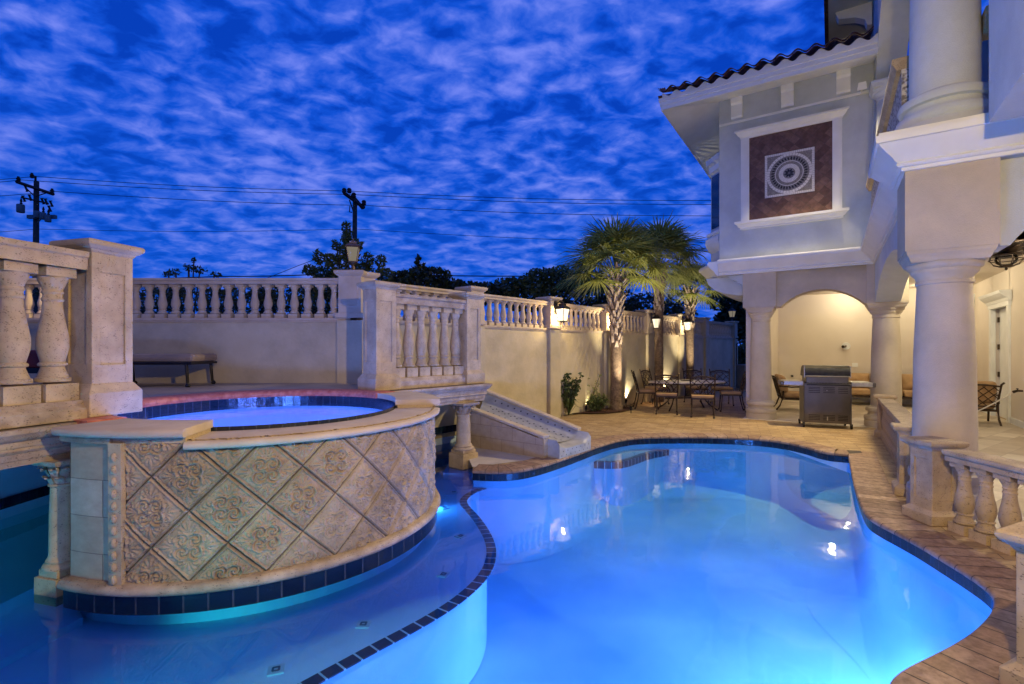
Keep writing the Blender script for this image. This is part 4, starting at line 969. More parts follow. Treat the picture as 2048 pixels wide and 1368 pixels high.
wire([(520,562),(600,530),(662,507)], 'short slanting guy cable rising into the feathery tree', .016)

# ------------------------------------------------------------------ house
hs = thing('house', 'large pale stucco house with arcaded patio, round columns and tiled roof', 'house', H(0,0,0))
def hp(path): return [H(a_, b_)[:2] for a_, b_ in path]
def hbox(mb, a0_, a1_, b0_, b1_, z0_, z1_): mb.box(a0_, a1_, b0_, b1_, z0_, z1_, H)
def arch_poly(s0, s1, o0, o1, zs, zc, zt_, n=28):       # arch opening o0..o1 spring zs crown zc
    pts = [(s0, zt_), (s0, zs), (o0, zs)]; w_ = (o1-o0)/2; r_ = zc-zs
    Rr = (w_*w_+r_*r_)/(2*r_); cz_ = zc-Rr; am = math.asin(min(1, w_/Rr))
    if r_ < w_:
        for i in range(1, n): t = -am+2*am*i/n; pts.append(((o0+o1)/2+Rr*math.sin(t), cz_+Rr*math.cos(t)))
    else:
        for i in range(1, n): t = PI-PI*i/n; pts.append(((o0+o1)/2+w_*math.cos(t), zs+r_*math.sin(t)))
    pts += [(o1, zs), (s1, zs), (s1, zt_)]
    return pts
# lower arcade along the pool
A2 = 6.14; B3 = -2.27
b = MB()
for (s0, s1) in ((.33, A2-.33),):
    pl = arch_poly(s0, s1, s0+.12, s1-.12, 2.5, 2.98, 3.30)
    b.extr([H(a_, -.20, z_) for a_, z_ in pl], tuple(Vector(H(0,.40))-Vector(H(0,0))))
pl = arch_poly(.33, 2.23, .42, 2.2, 2.5, 2.98, 3.30)
b.extr([H(-.2, b_, z_) for b_, z_ in pl], tuple(Vector(H(.40,0))-Vector(H(0,0))))
b.build('arcade_wall', HWALL, hs)
b = MB(); pl = arch_poly(B3+.33, -.30, B3+.42, -.36, 2.5, 2.83, 3.28)
b.extr([H(A2-.22, b_, z_) for b_, z_ in pl], tuple(Vector(H(.44,0))-Vector(H(0,0)))); b.build('arch_wall', COLM, hs)
for (a_, b_) in ((0,0),(A2,0),(A2,B3)):
    b = MB(); hbox(b, a_-.33, a_+.33, b_-.33, b_+.33, 2.5, 3.27); b.build('pier_block', COLM, hs)
def tuscan(a_, b_, z0_, z1_, r_, mat=HWALL, bk=1.0):
    x_, y_, _ = H(a_, b_); root = bpy.data.objects.new('column', None); C.objects.link(root); root.parent = hs; root['_w'] = hs['_w']
    T_ = frame(x_, y_, 0, math.atan2(U[1],U[0]))
    m_ = MB(); hh = z1_-z0_
    m_.lathe([(r_*1.02,z0_+.42),(r_*1.02,z0_+hh*.3),(r_*.98,z0_+hh*.6),(r_*.87,z1_-.30)], T_, n=48); m_.build('shaft', mat, root, smooth=40)
    m_ = MB(); m_.lathe([(r_*(1+(q_-1)*bk),z0_+zq) for q_, zq in ((1.45,0),(1.45,.12),(1.40,.125),(1.46,.15),(1.48,.18),(1.42,.22),(1.25,.235),(1.18,.27),(1.2,.30),(1.33,.31),(1.38,.345),(1.33,.385),(1.1,.395),(1.02,.43))], T_, n=48); m_.build('base', mat, root, smooth=40)
    m_ = MB(); m_.lathe([(r_*.87,z1_-.31),(r_*.93,z1_-.30),(r_*.93,z1_-.275),(r_*.90,z1_-.27),(r_*.92,z1_-.23),(r_*1.05,z1_-.20),(r_*1.08,z1_-.185),(r_*1.08,z1_-.165),(r_*1.18,z1_-.15),(r_*1.22,z1_-.125),(r_*1.22,z1_-.105)], T_, n=48)
    m_.sqlathe([(r_*1.16,z1_-.106),(r_*1.2,z1_-.09),(r_*1.24,z1_-.06),(r_*1.32,z1_-.03),(r_*1.34,z1_)], T_); m_.build('capital', mat, root, smooth=40)
    return root
tuscan(0, 0, 0, 2.5, .238, COLM, bk=.45); tuscan(A2, 0, 0, 2.5, .25, COLM); tuscan(A2, B3, 0, 2.5, .215, COLM)
# storey cornice, z 3.26 - 3.62
CP = [(.0,3.262),(.03,3.264),(.03,3.295),(.06,3.30),(.075,3.32),(.06,3.34),(.085,3.355),(.10,3.38),(.155,3.43),(.20,3.48),(.215,3.50),(.235,3.505),(.24,3.53),(.24,3.57),(.215,3.575),(.215,3.60),(.0,3.602)]
b = MB()
path = [(-.33,2.3),(-.33,-.33),(.33,-.33),(.33,-.20),(A2-.33,-.20),(A2-.33,B3-.33-.50)]
b.sweep(hp(path)[::-1], [(-o if False else o, z_) for o, z_ in CP]) if False else None
# outward side: travelling from right end to the pool corner, outward lies to the left -> negate by reversing
b.sweep(hp(path), [(o, z_) for o, z_ in CP][::1]) if False else None
def outward_sweep(mb, hpath, prof, test):             # choose travel direction so 'right' = outward (towards test point)
    pts = hp(hpath); p0, p1 = Vector(pts[0]), Vector(pts[1]); d_ = (p1-p0).normalized(); n_ = Vector((d_.y,-d_.x)); t_ = Vector(H(*test)[:2])
    if (t_-(p0+p1)/2).dot(n_) < 0: pts = pts[::-1]
    return mb.sweep(pts, prof)
outward_sweep(b, path, CP, (-3, 1))
b.build('storey_cornice', TRIM, hs, smooth=35)
b = MB(); hbox(b, -.32, 3, -.05, 2.2, 3.27, 3.6); hbox(b, -.2, A2+.1, -.16, 2.3, 3.28, 3.59); b.build('balcony_slab', HWALL, hs)
# overhanging corner under the upper room (left of column) with stepped soffit
b = MB(); hbox(b, A2-.33, 11.6, -3.12, B3+.1, 3.27, 3.59)
b.build('overhang_slab', HWALL, hs)
b = MB(); cpts = [(B3-.33,2.98),(B3-.36,3.0),(B3-.38,3.05),(B3-.46,3.08),(B3-.48,3.13),(B3-.58,3.17),(B3-.62,3.24),(B3-.66,3.262),(B3-.33,3.262)]
b.extr([H(A2-.2, b_, z_) for b_, z_ in cpts], tuple(Vector(H(.25,0))-Vector(H(0,0)))); b.build('corbel', HWALL, hs)
# oriel on the side wall
b = MB(); ori = [(6.3,-3.1),(6.75,-3.46),(8.3,-3.46),(8.7,-3.1)]
b.extr([H(a_, b_, 3.7) for a_, b_ in ori], (0,0,2.6)); b.build('oriel', HWALL, hs)
b = MB(); outward_sweep(b, [(A2-.33,-3.12),(A2+.0,-3.12),(6.75,-3.50),(8.3,-3.50),(9,-3.1)], CP, (6,-6)); 
outward_sweep(b, [(6.3,-3.1),(6.75,-3.46),(8.3,-3.46),(8.7,-3.1)], [(0,3.95),(.04,4.0),(.10,4.1),(.13,4.2),(.12,4.3),(.06,4.36),(.10,4.38),(.10,4.44),(0,4.45)], (7,-6))
outward_sweep(b, [(6.3,-3.1),(6.75,-3.46),(8.3,-3.46),(8.7,-3.1)], [(0,5.9),(.05,5.95),(.05,6.1),(.1,6.15),(.12,6.28),(0,6.3)], (7,-6))
b.build('oriel_moulding', TRIM, hs, smooth=35)
b = MB(); pr_ = [(-3.48,3.27),(-3.42,3.12),(-3.27,2.98),(-3.05,2.89),(-2.8,2.84),(-2.62,2.82),(-2.62,3.27)]
b.extr([H(6.25, b_, z_) for b_, z_ in pr_], tuple(Vector(H(2.5,0))-Vector(H(0,0)))); b.build('curved_corbel', HWALL, hs, smooth=40)
b = MB(); b.box(6.22,6.34,-3.11,-3.105,4.6,5.85,H); 
for (a_, b_, a2_, b2_) in ((6.33,-3.135,6.70,-3.44),(6.85,-3.475,8.2,-3.475)):
    p0 = Vector(H(a_,b_)); p1 = Vector(H(a2_,b2_)); b.add([(p0.x,p0.y,4.55),(p1.x,p1.y,4.55),(p1.x,p1.y,5.85),(p0.x,p0.y,5.85)], [(0,1,2,3)])
b.build('window', GLASSD, hs)
# upper storey room
b = MB(); hbox(b, A2-.31, 11.5, -3.10, .1, 3.60, 7.30); b.build('upper_wall', HWALL, hs)
b = MB(); b.box(A2-.335, A2-.31, -3.10, -.16, 6.98-.28, 7.0-.28+.03, H); b.build('frieze_band', TRIM, hs)
for b0 in (-2.72,-1.72,-.72):
    m_ = MB(); pr_ = [(0,6.80),(-.05,6.80),(-.07,6.84),(-.07,7.10),(-.11,7.14),(-.13,7.28),(0,7.28)]
    m_.extr([H(A2-.31+o, b0-.12, z_) for o, z_ in pr_], tuple(Vector(H(0,.24))-Vector(H(0,0)))); m_.build('bracket', TRIM, hs)
# roof
EA = A2-.31-1.02; EB = -4.12; EZ = 6.97
b = MB(); b.add([H(EA,EB,EZ), H(EA,-.2,EZ), H(A2-.30,-.2,7.29), H(A2-.30,-3.11,7.29), H(11.5,EB,EZ), H(11.5,-3.11,7.29)], [(0,1,2,3),(0,3,5,4)]); b.build('soffit', TRIM, hs)
b = MB(); outward_sweep(b, [(EA,-.21),(EA,EB),(11.5,EB)], [(-.02,6.95),(.02,6.95),(.02,7.03),(.04,7.04),(.04,7.12),(.06,7.13),(.065,7.20),(-.02,7.20)], (EA-2,-1)); b.build('fascia', TRIM, hs)
b = MB(); pitch = .30; amp = .045; slope = .36
def corr(mb, a_0, b_0, da, db, ua, ub, n_, lng, z0_, trim=False, hip=True):
    # ridge direction (ua,ub) going up-slope, along (da,db)
    cols = n_*10; vs = []; rows = 8 if not trim else 1
    for i in range(cols+1):
        s0 = i/10*pitch; wv = amp*math.cos(2*PI*i/10)
        for j in range(rows+1):
            t = j/rows*lng; stp = .018*((j % 2))
            aa_ = a_0+da*s0+ua*t; bb_ = b_0+db*s0+ub*t
            if hip and ua: bb_ = max(bb_, b_0+t)
            if hip and ub: aa_ = max(aa_, a_0+t)
            vs.append(H(aa_, bb_, z0_+wv+amp+t*slope+stp))
    fs = [(i*(rows+1)+j, (i+1)*(rows+1)+j, (i+1)*(rows+1)+j+1, i*(rows+1)+j+1) for i in range(cols) for j in range(rows)]
    mb.add(vs, fs)
corr(b, EA-.16, EB-.06, 0, 1, 1, 0, 13, 3.9, 7.25); corr(b, EA-.165, EB-.06, 0, 1, 1, 0, 13, .14, 7.28); corr(b, EA+.0, EB-.10, 1, 0, 0, 1, 22, 3.0, 7.21)
b.build('roof', ROOFT, hs, smooth=50)
b = MB()
vs = []; cols = 130
for i in range(cols+1):
    s0 = i/10*pitch; wv = amp*math.cos(2*PI*i/10)+amp; vs += [H(EA-.07, EB+.02+s0, 7.19), H(EA-.07, EB+.02+s0, 7.205+wv), H(EA+.05, EB+.02+s0, 7.205+wv)]
b.add(vs, [f_ for i in range(cols) for f_ in ((3*i,3*i+3,3*i+4,3*i+1),(3*i+1,3*i+4,3*i+5,3*i+2))]); b.build('tile_closure', TRIM, hs, smooth=40)
# mosaic panel
pa = A2-.31; mid_b = (-3.10+.633-3.10+2.19)/2; mz = (6.30+4.425)/2
pn = bpy.data.objects.new('mosaic_panel', None); C.objects.link(pn); pn.parent = hs; pn['_w'] = hs['_w']
def MP(x_, y_, z_=0): return H(pa-y_, mid_b+x_, mz+z_)     # x right, y outwards, z up
hw_, hh_ = .78, .935
b = MB(); b.add([MP(-hw_,.006,-hh_),MP(hw_,.006,-hh_),MP(hw_,.006,hh_),MP(-hw_,.006,hh_)], [(0,1,2,3)], [((0,0),(2*hw_,0),(2*hw_,2*hh_),(0,2*hh_))]); b.build('tile_field', MBROWN, pn)
b = MB(); q_s = .47; b.add([MP(-q_s,.010,-q_s),MP(q_s,.010,-q_s),MP(q_s,.010,q_s),MP(-q_s,.010,q_s)], [(0,1,2,3)], [((0,0),(.94,0),(.94,.94),(0,.94))]); b.build('mosaic_ground', MGREY, pn)
b = MB(); n_ = 24
for k in range(n_):
    c0 = -q_s+(k+.5)*2*q_s/n_; h1 = q_s/n_*.88
    for (xa, xb, za, zb_) in ((c0-h1,c0+h1,q_s-.05,q_s-.004),(c0-h1,c0+h1,-q_s+.004,-q_s+.05),(-q_s+.004,-q_s+.05,c0-h1,c0+h1),(q_s-.05,q_s-.004,c0-h1,c0+h1)):
        b.add([MP(xa,.013,za),MP(xb,.013,za),MP(xb,.013,zb_),MP(xa,.013,zb_)], [(0,1,2,3)])
def ringt(mb, r0, r1, n_, yy, gap=.12):
    for k in range(n_):
        t0 = 2*PI*(k+gap/2)/n_; t1 = 2*PI*(k+1-gap/2)/n_
        mb.add([MP(r_*math.cos(t), yy, r_*math.sin(t)) for r_, t in ((r0,t0),(r1,t0),(r1,t1),(r0,t1))], [(0,1,2,3)])
ringt(b, .375, .43, 44, .013); ringt(b, .255, .27, 60, .012, .06); ringt(b, .115, .2, 40, .013, .1); b.build('pale_tesserae', MWHITE, pn)
b = MB()
for k in range(36):
    t = 2*PI*k/36; dr = Vector((math.cos(t), math.sin(t))); tg = Vector((-dr.y, dr.x))
    pts = [dr*.27, dr*.31+tg*.034, dr*.36+tg*.022, dr*.32-tg*.004]
    b.add([MP(p.x,.016,p.y) for p in pts], [(0,1,2,3)])
for k in range(8):
    t = 2*PI*k/8+.2; dr = Vector((math.cos(t), math.sin(t))); tg = Vector((-dr.y, dr.x)); pts = [dr*.012, dr*.055+tg*.022, dr*.105, dr*.055-tg*.022]
    b.add([MP(p.x,.016,p.y) for p in pts], [(0,1,2,3)])
b.build('dark_tesserae', MBLACK, pn)
b = MB()
for sx in (-1,1):
    xa, xb = sorted((sx*hw_, sx*(hw_+.17))); b.box(xa,xb,0,.035,-hh_-.01,hh_+.01,MP); xa, xb = sorted((sx*(hw_+.03), sx*(hw_+.13))); b.box(xa,xb,.03,.05,-hh_-.01,hh_+.01,MP)
for (z_, sg) in ((hh_,1),(-hh_,-1)):
    pr_ = [(0,0),(.04,0),(.05,.04),(.09,.07),(.12,.12),(.15,.13),(.15,.17),(0,.17)] if sg > 0 else [(0,0),(.15,0),(.15,-.05),(.11,-.07),(.08,-.12),(.05,-.13),(.05,-.17),(0,-.17)]
    vs = []
    for sx in (-1,1): vs += [MP(sx*(hw_+.14+o*1.0), o, z_+zz_) for o, zz_ in pr_]
    b.add(vs, [tuple(range(8)), tuple(range(8,16))]+[(i,(i+1)%8,8+(i+1)%8,8+i) for i in range(8)])
b.build('panel_frame', TRIM, pn)
# upper arcade
UB = 6.55
b = MB()
pl = arch_poly(-.4, A2-.31, .35, A2-.75, UB, 7.6, 8.9); b.extr([H(a_, -.22, z_) for a_, z_ in pl], tuple(Vector(H(0,.44))-Vector(H(0,0))))
hbox(b, A2-.55, A2-.30, -.23, .2, 3.6, UB)
b.build('upper_arcade_wall', HWALL, hs)
tuscan(0, 0, 3.602, UB, .262)
tuscan(A2-.85, .0, 3.602, UB, .23)
b = MB(); hbox(b, -.3, A2+6, 1.9, 2.2, 3.6, 8.9); b.build('upper_back_wall', HWALL, hs)
b = MB(); hbox(b, .28, A2-1.1, -.30, -.17, 3.605, 4.52); b.build('carved_parapet', CARVE, hs)
b = MB(); outward_sweep(b, [(.28,-.24),(A2-1.1,-.24)], [(-.1,4.52),(.1,4.52),(.12,4.56),(.14,4.60),(.14,4.65),(-.14,4.65)], (3,-3)); b.build('parapet_rail', STONE, hs)
b = MB(); outward_sweep(b, [(-.05,.26),(-.05,2.2)], [(-.1,4.50),(.05,4.50),(.07,4.54),(.12,4.58),(.13,4.62),(.15,4.64),(.15,4.70),(-.13,4.70)], (-3,1)); b.build('balcony_rail', STONE, hs, bevel=.006)
for k in range(6):
    x_, y_, _ = H(-.05, .42+.26*k); o_ = baluster('balc', .90, .19, STONE, hs, (x_,y_,3.602), angR, 28)
# main roof eave above
b = MB(); hbox(b, -8, A2+4.5, -.98, .0, 8.78, 8.86); b.build('main_soffit', HWALL, hs)
b = MB(); hbox(b, -8, A2+4.5, -1.03, -.98, 8.76, 9.0); b.build('main_gutter', LANT, hs)
b = MB(); corr(b, -8, -1.06, 1, 0, 0, 1, 61, 2.4, 8.98, hip=False); b.build('main_roof', ROOFT, hs, smooth=50)
for k in range(12):
    m_ = MB(); a_ = A2+3.6-k*1.15; pr_ = [(-.22,8.3),(-.30,8.32),(-.34,8.45),(-.5,8.55),(-.8,8.62),(-.86,8.78),(-.22,8.78)]
    m_.extr([H(a_, b_, z_) for b_, z_ in pr_], tuple(Vector(H(.22,0))-Vector(H(0,0)))); m_.build('eave_bracket', TRIM, hs)
b = MB(); hbox(b, A2+1.2, A2+4.5, -.2, .3, 7.3, 8.9); b.build('tower_wall', HWALL, hs)
b = MB(); hbox(b, -8, -.3, -.2, .25, 6.9, 8.9); b.build('tower_wall', HWALL, hs)
b = MB(); b.box(A2+1.05,A2+1.2,-.26,-.2,7.5,8.6,H); b.box(A2+1.9,A2+3.0,-.215,-.2,7.55,8.5,H); b.build('window', GLASSD, hs)
# projecting stair block at the right edge
b = MB(); hbox(b, -3.6, -1.12, .10, 2.6, 3.32, 8.7); b.build('projecting_bay', HWALL, hs)
# patio room
b = MB(); hbox(b, -.3, 8.25, 2.25, 2.5, 0, 3.3); hbox(b, 9.55, 11.7, 2.25, 2.5, 0, 3.3); hbox(b, 8.2, 9.6, 2.25, 2.5, 2.52, 3.3); b.build('inner_side_wall', INNER, hs)
b = MB(); hbox(b, 11.44, 11.7, -2.5, 2.4, 0, 3.3); hbox(b, 6.95, 11.5, -2.6, -2.35, 0, 3.3); hbox(b, 6.45, 6.95, -2.62, -2.2, 0, 2.52); b.build('inner_back_wall', INNER, hs)
b = MB(); hbox(b, -.19, 11.6, -.17, 2.4, 3.28, 3.36); hbox(b, A2-.1, 11.6, -2.5, .1, 3.24, 3.36); b.build('ceiling', INNER, hs)
b = MB(); b.box(-8,11.44,2.235,2.25,0,.12,H) if False else None; hbox(b, 0, 8.12, 2.232, 2.25, .004, .13); b.build('baseboard', TRIM, hs); b = MB(); hbox(b, 9.68, 11.44, 2.232, 2.25, .004, .13); b.build('baseboard', TRIM, hs); b = MB(); hbox(b, 11.42, 11.44, -2.3, 2.2, .004, .13); b.build('baseboard', TRIM, hs)
dr_ = bpy.data.objects.new('door', None); C.objects.link(dr_); dr_.parent = hs; dr_['_w'] = hs['_w']
b = MB(); hbox(b, 8.12, 8.28, 2.21, 2.3, 0, 2.5); hbox(b, 9.52, 9.68, 2.21, 2.3, 0, 2.5); hbox(b, 8.08, 9.72, 2.2, 2.3, 2.5, 2.6)
outward_sweep(b, [(8.02,2.24),(9.78,2.24)], [(-.0,2.6),(.05,2.6),(.07,2.66),(.12,2.70),(.18,2.76),(.2,2.82),(0,2.82)], (9,0)); b.build('door_frame', TRIM, dr_)
b = MB(); hbox(b, 8.28, 9.52, 2.36, 2.41, 0, 2.5); hbox(b, 8.42, 9.38, 2.352, 2.362, .2, 1.1); hbox(b, 8.42, 9.38, 2.352, 2.362, 1.25, 2.3); b.build('door_leaf', TRIM, dr_, bevel=.006)
for z_ in (.35,.98,1.62,2.25):
    b = MB(); hbox(b, 9.47, 9.515, 2.325, 2.36, z_-.06, z_+.06); b.build('hinge', BRONZE, dr_)
b = MB(); b.tube([H(8.36,2.35,1.0),H(8.36,2.30,1.0),H(8.46,2.29,1.0)], .012); b.build('handle', BRONZE, dr_)
# patio tiles
pt = MB(); pt.sheet([(3.95,-3),(3.95,4.35),H(.42,-.12)[:2],H(5.75,-.12)[:2],H(5.75,-2.6)[:2],H(11.5,-2.6)[:2],H(11.5,2.3)[:2],H(-5,2.3)[:2],(5.2,-3)], [], .005); tag(pt.build('patio_floor', TILEF), kind='structure')

# ceiling lights, assumed from the light inside; nearer two brightened for deck and column
for i, (a_, b_, pw) in enumerate(((10.75,-.55,30),(10.6,1.2,24),(8.4,-.9,26),(8.2,1.1,26),(5.2,1.0,90),(.9,1.3,150))):
    x_, y_, _ = H(a_, b_); zc_ = 3.235 if a_ > A2-.1 else 3.275
    root = thing('assumed_downlight', 'assumed round lit ceiling downlight '+['nearest the back wall over the grill','near the far right corner','over the left armchair','in front of the door','beyond the ceiling fan','just behind the near column','above the camera side of the patio','farthest toward the camera'][i], 'downlight', (x_,y_,zc_), group='downlights in the patio ceiling')
    b = MB(); b.lathe([(.085,-.012),(.085,0),(.06,0),(.06,-.012)], frame(x_,y_,zc_), n=20); b.build('trim_ring', TRIM, root)
    b = MB(); b.lathe([(.055,-.006),(.055,-.004)], frame(x_,y_,zc_), n=16); b.build('lens', CAN, root)
    plight('downlight_bulb', (x_,y_,zc_-.06), pw*1.1, (1,.84,.57), .05)
# floodlight under the eave of the upper storey
fp = H(A2-.62,-.42,6.62); fr_ = thing('eave_floodlight', 'small floodlight high on the upper wall beside the right eave bracket', 'floodlight', fp)
b = MB(); b.tube([H(A2-.32,-.42,6.75), H(A2-.5,-.42,6.72)], .02); b.build('arm', TRIM, fr_)
b = MB(); T_ = lambda X,Y,Z: H(A2-.62-Y*.8-Z*.3, -.42+X, 6.68+Z*.8-Y*.3); b.frust(.16,.14,-.02,.12,.10,.14,T_); b.build('housing', TRIM, fr_)
plight('flood_bulb', H(A2-.80,-.50,6.55), 2000, (1,.78,.42), .08, spot=96, aim=(2.2,7.6,0), blend=.7)
# assumed lanterns out of view, added to light the near stonework warmly
for (a_, b_, z_, pw) in ((-5.2,-.5,2.7,1250),(-7.4,-.6,2.9,260)):
    x_, y_, _ = H(a_, b_); root = thing('assumed_lantern', 'assumed unseen lit lantern %s' % ('above the pool edge beside the camera' if a_ > -6 else 'behind the camera'), 'lantern', (x_,y_,z_), group='assumed lanterns out of view')
    T_ = frame(x_, y_, z_, TH); lantern(root, T_, 1.3, LANTD, GLOW)
    b = MB(); b.tube([(0,.0,.46),(0,.0,.62),H(a_,-.2,0) and (0,.12,.62)], .013, T_); b.build('bracket', LANTD, root)
    plight('lantern_bulb', T_(0,0,.12), pw, (1,.68,.17), .05)  # bulb of the assumed lantern, the warm light on the near stone

# ------------------------------------------------------------------ fan, fittings
fx, fy, _ = H(2.58,.99)
fan = thing('ceiling_fan', 'dark bronze ceiling fan with a caged glass lamp hanging in the patio', 'ceiling fan', (fx,fy,2.6)); T_ = frame(fx,fy,0,R(20))
zf = wz(497, fy)
b = MB(); b.lathe([(.06,3.27),(.05,3.2),(.018,3.18),(.018,zf+.12)], T_, n=12); b.build('rod', BRONZE, fan)
b = MB(); b.lathe([(.05,zf+.12),(.15,zf+.09),(.17,zf+.0),(.12,zf-.05),(.06,zf-.06)], T_, n=10); b.build('motor', BRONZE, fan)
for k in range(5):
    T2 = frame(fx, fy, zf, 2*PI*k/5+.35); b = MB(); b.add([T2(.14,-.05,.0),T2(.14,.05,.01),T2(.66,.075,.0),T2(.68,-.06,-.02),T2(.14,-.05,-.01),T2(.14,.05,.0),T2(.66,.075,-.01),T2(.68,-.06,-.03)], [(0,1,2,3),(7,6,5,4),(0,3,7,4),(1,5,6,2),(2,6,7,3),(0,4,5,1)]); b.build('blade', BRONZE, fan)
b = MB(); b.lathe([(.06,zf-.05),(.19,zf-.09),(.17,zf-.10)], T_, n=20); b.build('lamp_shade', BRONZE, fan)
b = MB(); b.lathe([(.10,zf-.10),(.115,zf-.14),(.10,zf-.19),(.06,zf-.22)], T_, n=20); b.build('glass_globe', GLASSC, fan, smooth=60)
b = MB()
for k in range(8):
    t = 2*PI*k/8; b.tube([(.16*math.cos(t),.16*math.sin(t),zf-.10),(.17*math.cos(t),.17*math.sin(t),zf-.15),(.13*math.cos(t),.13*math.sin(t),zf-.21),(.06*math.cos(t),.06*math.sin(t),zf-.235)], .005, T_, n=5)
for rr, zz_ in ((.17,zf-.15),(.075,zf-.233)): b.tube([(rr*math.cos(2*PI*i/20), rr*math.sin(2*PI*i/20), zz_) for i in range(21)], .006, T_, n=5)
b.lathe([(.06,zf-.225),(.06,zf-.245),(.012,zf-.25),(.018,zf-.27),(.004,zf-.285)], T_, n=10); b.build('cage', BRONZE, fan)
def back_pt(px, a_=11.40):       # point on the back wall seen at pixel column px
    k = (px-1024)/F; # solve H(a,b): x = k*y
    b_ = (k*(C1[1]+a_*U[1])-(C1[0]+a_*U[0]))/(Wd[0]-k*Wd[1]); return b_
bb = back_pt(1692); x_, y_, _ = H(11.42, bb); zz_ = wz(692, y_)
fl = thing('flood_lamp', 'small unlit round floodlight on the patio back wall above the grill', 'lamp', (x_,y_,zz_))
b = MB(); b.lathe([(.07,0),(.07,.03),(.03,.04)], lambda X,Y,Z,bb=bb,zz_=zz_: H(11.43-Z, bb+X, zz_+Y), n=16); b.build('wall_plate', TRIM, fl)
b = MB(); b.tube([H(11.39,bb,zz_),H(11.3,bb-.04,zz_-.02),H(11.24,bb-.08,zz_-.02)], .025, r1=.045); b.build('lamp_head', BRONZE, fl)
b = MB(); b.lathe([(.10,.035),(.11,.045),(.10,.055),(.085,.045)], lambda X,Y,Z,bb=bb,zz_=zz_: H(11.43-Z, bb+X, zz_+Y), n=24); b.build('guard_ring', TRIM, fl)
bb = back_pt(1710); x_, y_, _ = H(11.43, bb); zz_ = wz(730, y_)
b = MB(); b.box(11.42,11.438,bb-.07,bb+.07,zz_-.06,zz_+.06,H); o_ = b.build('switch_plate', TRIM, bevel=.004); tag(o_, 'white double switch plate on the patio back wall above the sofa', 'switch plate')
bb = back_pt(1584); zz_ = wz(752, H(11.43,bb)[1]); b = MB(); b.box(11.40,11.438,bb-.035,bb+.035,zz_-.03,zz_+.03,H); tag(b.build('outdoor_outlet', BLACKM), 'small black outlet box on the patio back wall behind the left armchair', 'outlet')
# speaker in the far right corner
sp_b = back_pt(1942); x_, y_, _ = H(11.2, sp_b); zz_ = wz(600, y_)
spk = thing('wall_speaker', 'white wall speaker high in the patio corner, half behind the near column', 'speaker', (x_,y_,zz_))
b = MB(); T_ = lambda X,Y,Z: H(11.35-Y, sp_b+X-.1, zz_+Z); b.frust(.30,.16,-.17,.34,.26,.17,T_); b.build('cabinet', TRIM, spk, bevel=.02)
b = MB(); b.lathe([(.10,.0),(.10,.02),(.07,.012),(.02,.02)], lambda X,Y,Z: H(11.35-.13-Z, sp_b+X-.1, zz_+Y), n=20); b.build('cone', STEEL, spk, smooth=40)
# hose
hz_ = H(7.35,2.22); hb = thing('hose_bib', 'dark hose tap with nozzle on the patio side wall at the right edge', 'tap', (hz_[0],hz_[1],.72))
b = MB(); b.tube([H(7.35,2.25,.74),H(7.35,2.17,.74),H(7.39,2.12,.71)], .018, r1=.028); b.build('tap_body', BRONZE, hb); b = MB(); b.tube([H(7.31,2.17,.78),H(7.39,2.17,.78)], .012); b.tube([H(7.35,2.17,.74),H(7.35,2.17,.78)], .008); b.build('tap_handle', BLACKM, hb)
b = MB(); pts = []
for i in range(25):
    t = i/24; p = Vector(H(7.40+.25*math.sin(t*3), 2.11-2.1*t, 0)); z_ = .02+.68*max(0, 1-t*1.9)**1.7; pts.append((p.x,p.y,z_))
b.tube(pts, .014, n=8); tag(b.build('garden_hose', HOSEM, smooth=60), 'cream garden hose curving from the wall tap down onto the patio tiles', 'hose')

# ------------------------------------------------------------------ patio balustrades
def lowbal(label, pts, pierspec, skip=()):
    root = thing('patio_balustrade', label, 'balustrade', (pts[0][0], pts[0][1], 0)); p0 = Vector(pts[0]); p1 = Vector(pts[1]); d_ = (p1-p0).normalized(); ln = (p1-p0).length; ang = math.atan2(d_.y, d_.x)
    b = MB(); b.sweep([tuple(p0), tuple(p1)], [(-.085,.60),(-.085,.645),(-.11,.655),(-.115,.675),(-.11,.695),(.11,.695),(.115,.675),(.11,.655),(.085,.645),(.085,.60)]); b.build('rail', STONE, root, bevel=.004)
    n_ = int(ln/.185)
    for k in range(n_):
        p = p0+d_*(ln*(k+.5)/n_); baluster('low', .60, .15, STONE, root, (p.x,p.y,0.0), ang, 24)
    for (x_, y_, w_, h_, an) in pierspec: pier('pier', root, x_, y_, 0, w_, h_, an, STONE, base=.12)
    return root
pE = H(4.72,-.12)[:2]; angU = math.atan2(U[1],U[0])
lowbal('low stone balustrade running away from the near column to the middle column', [H(.6,-.12)[:2], H(4.6,-.12)[:2]], [(pE[0],pE[1],.22,.745,angU),(H(.50,-.20)[0],H(.50,-.20)[1],.22,.745,angU)])
lowbal('low stone balustrade with panelled pier before the near column, cut by right edge', [(3.86,4.28),(3.86,2.75)], [(3.865,4.50,.235,.745,R(2))])
npr = thing('balustrade_pier', 'blue lit stone pier cut off by the right edge, closest to the camera', 'pier', (2.52,2.2,0))
pier('pier', npr, 2.525, 2.20, 0, .29, .73, R(25), STONE, base=.12)

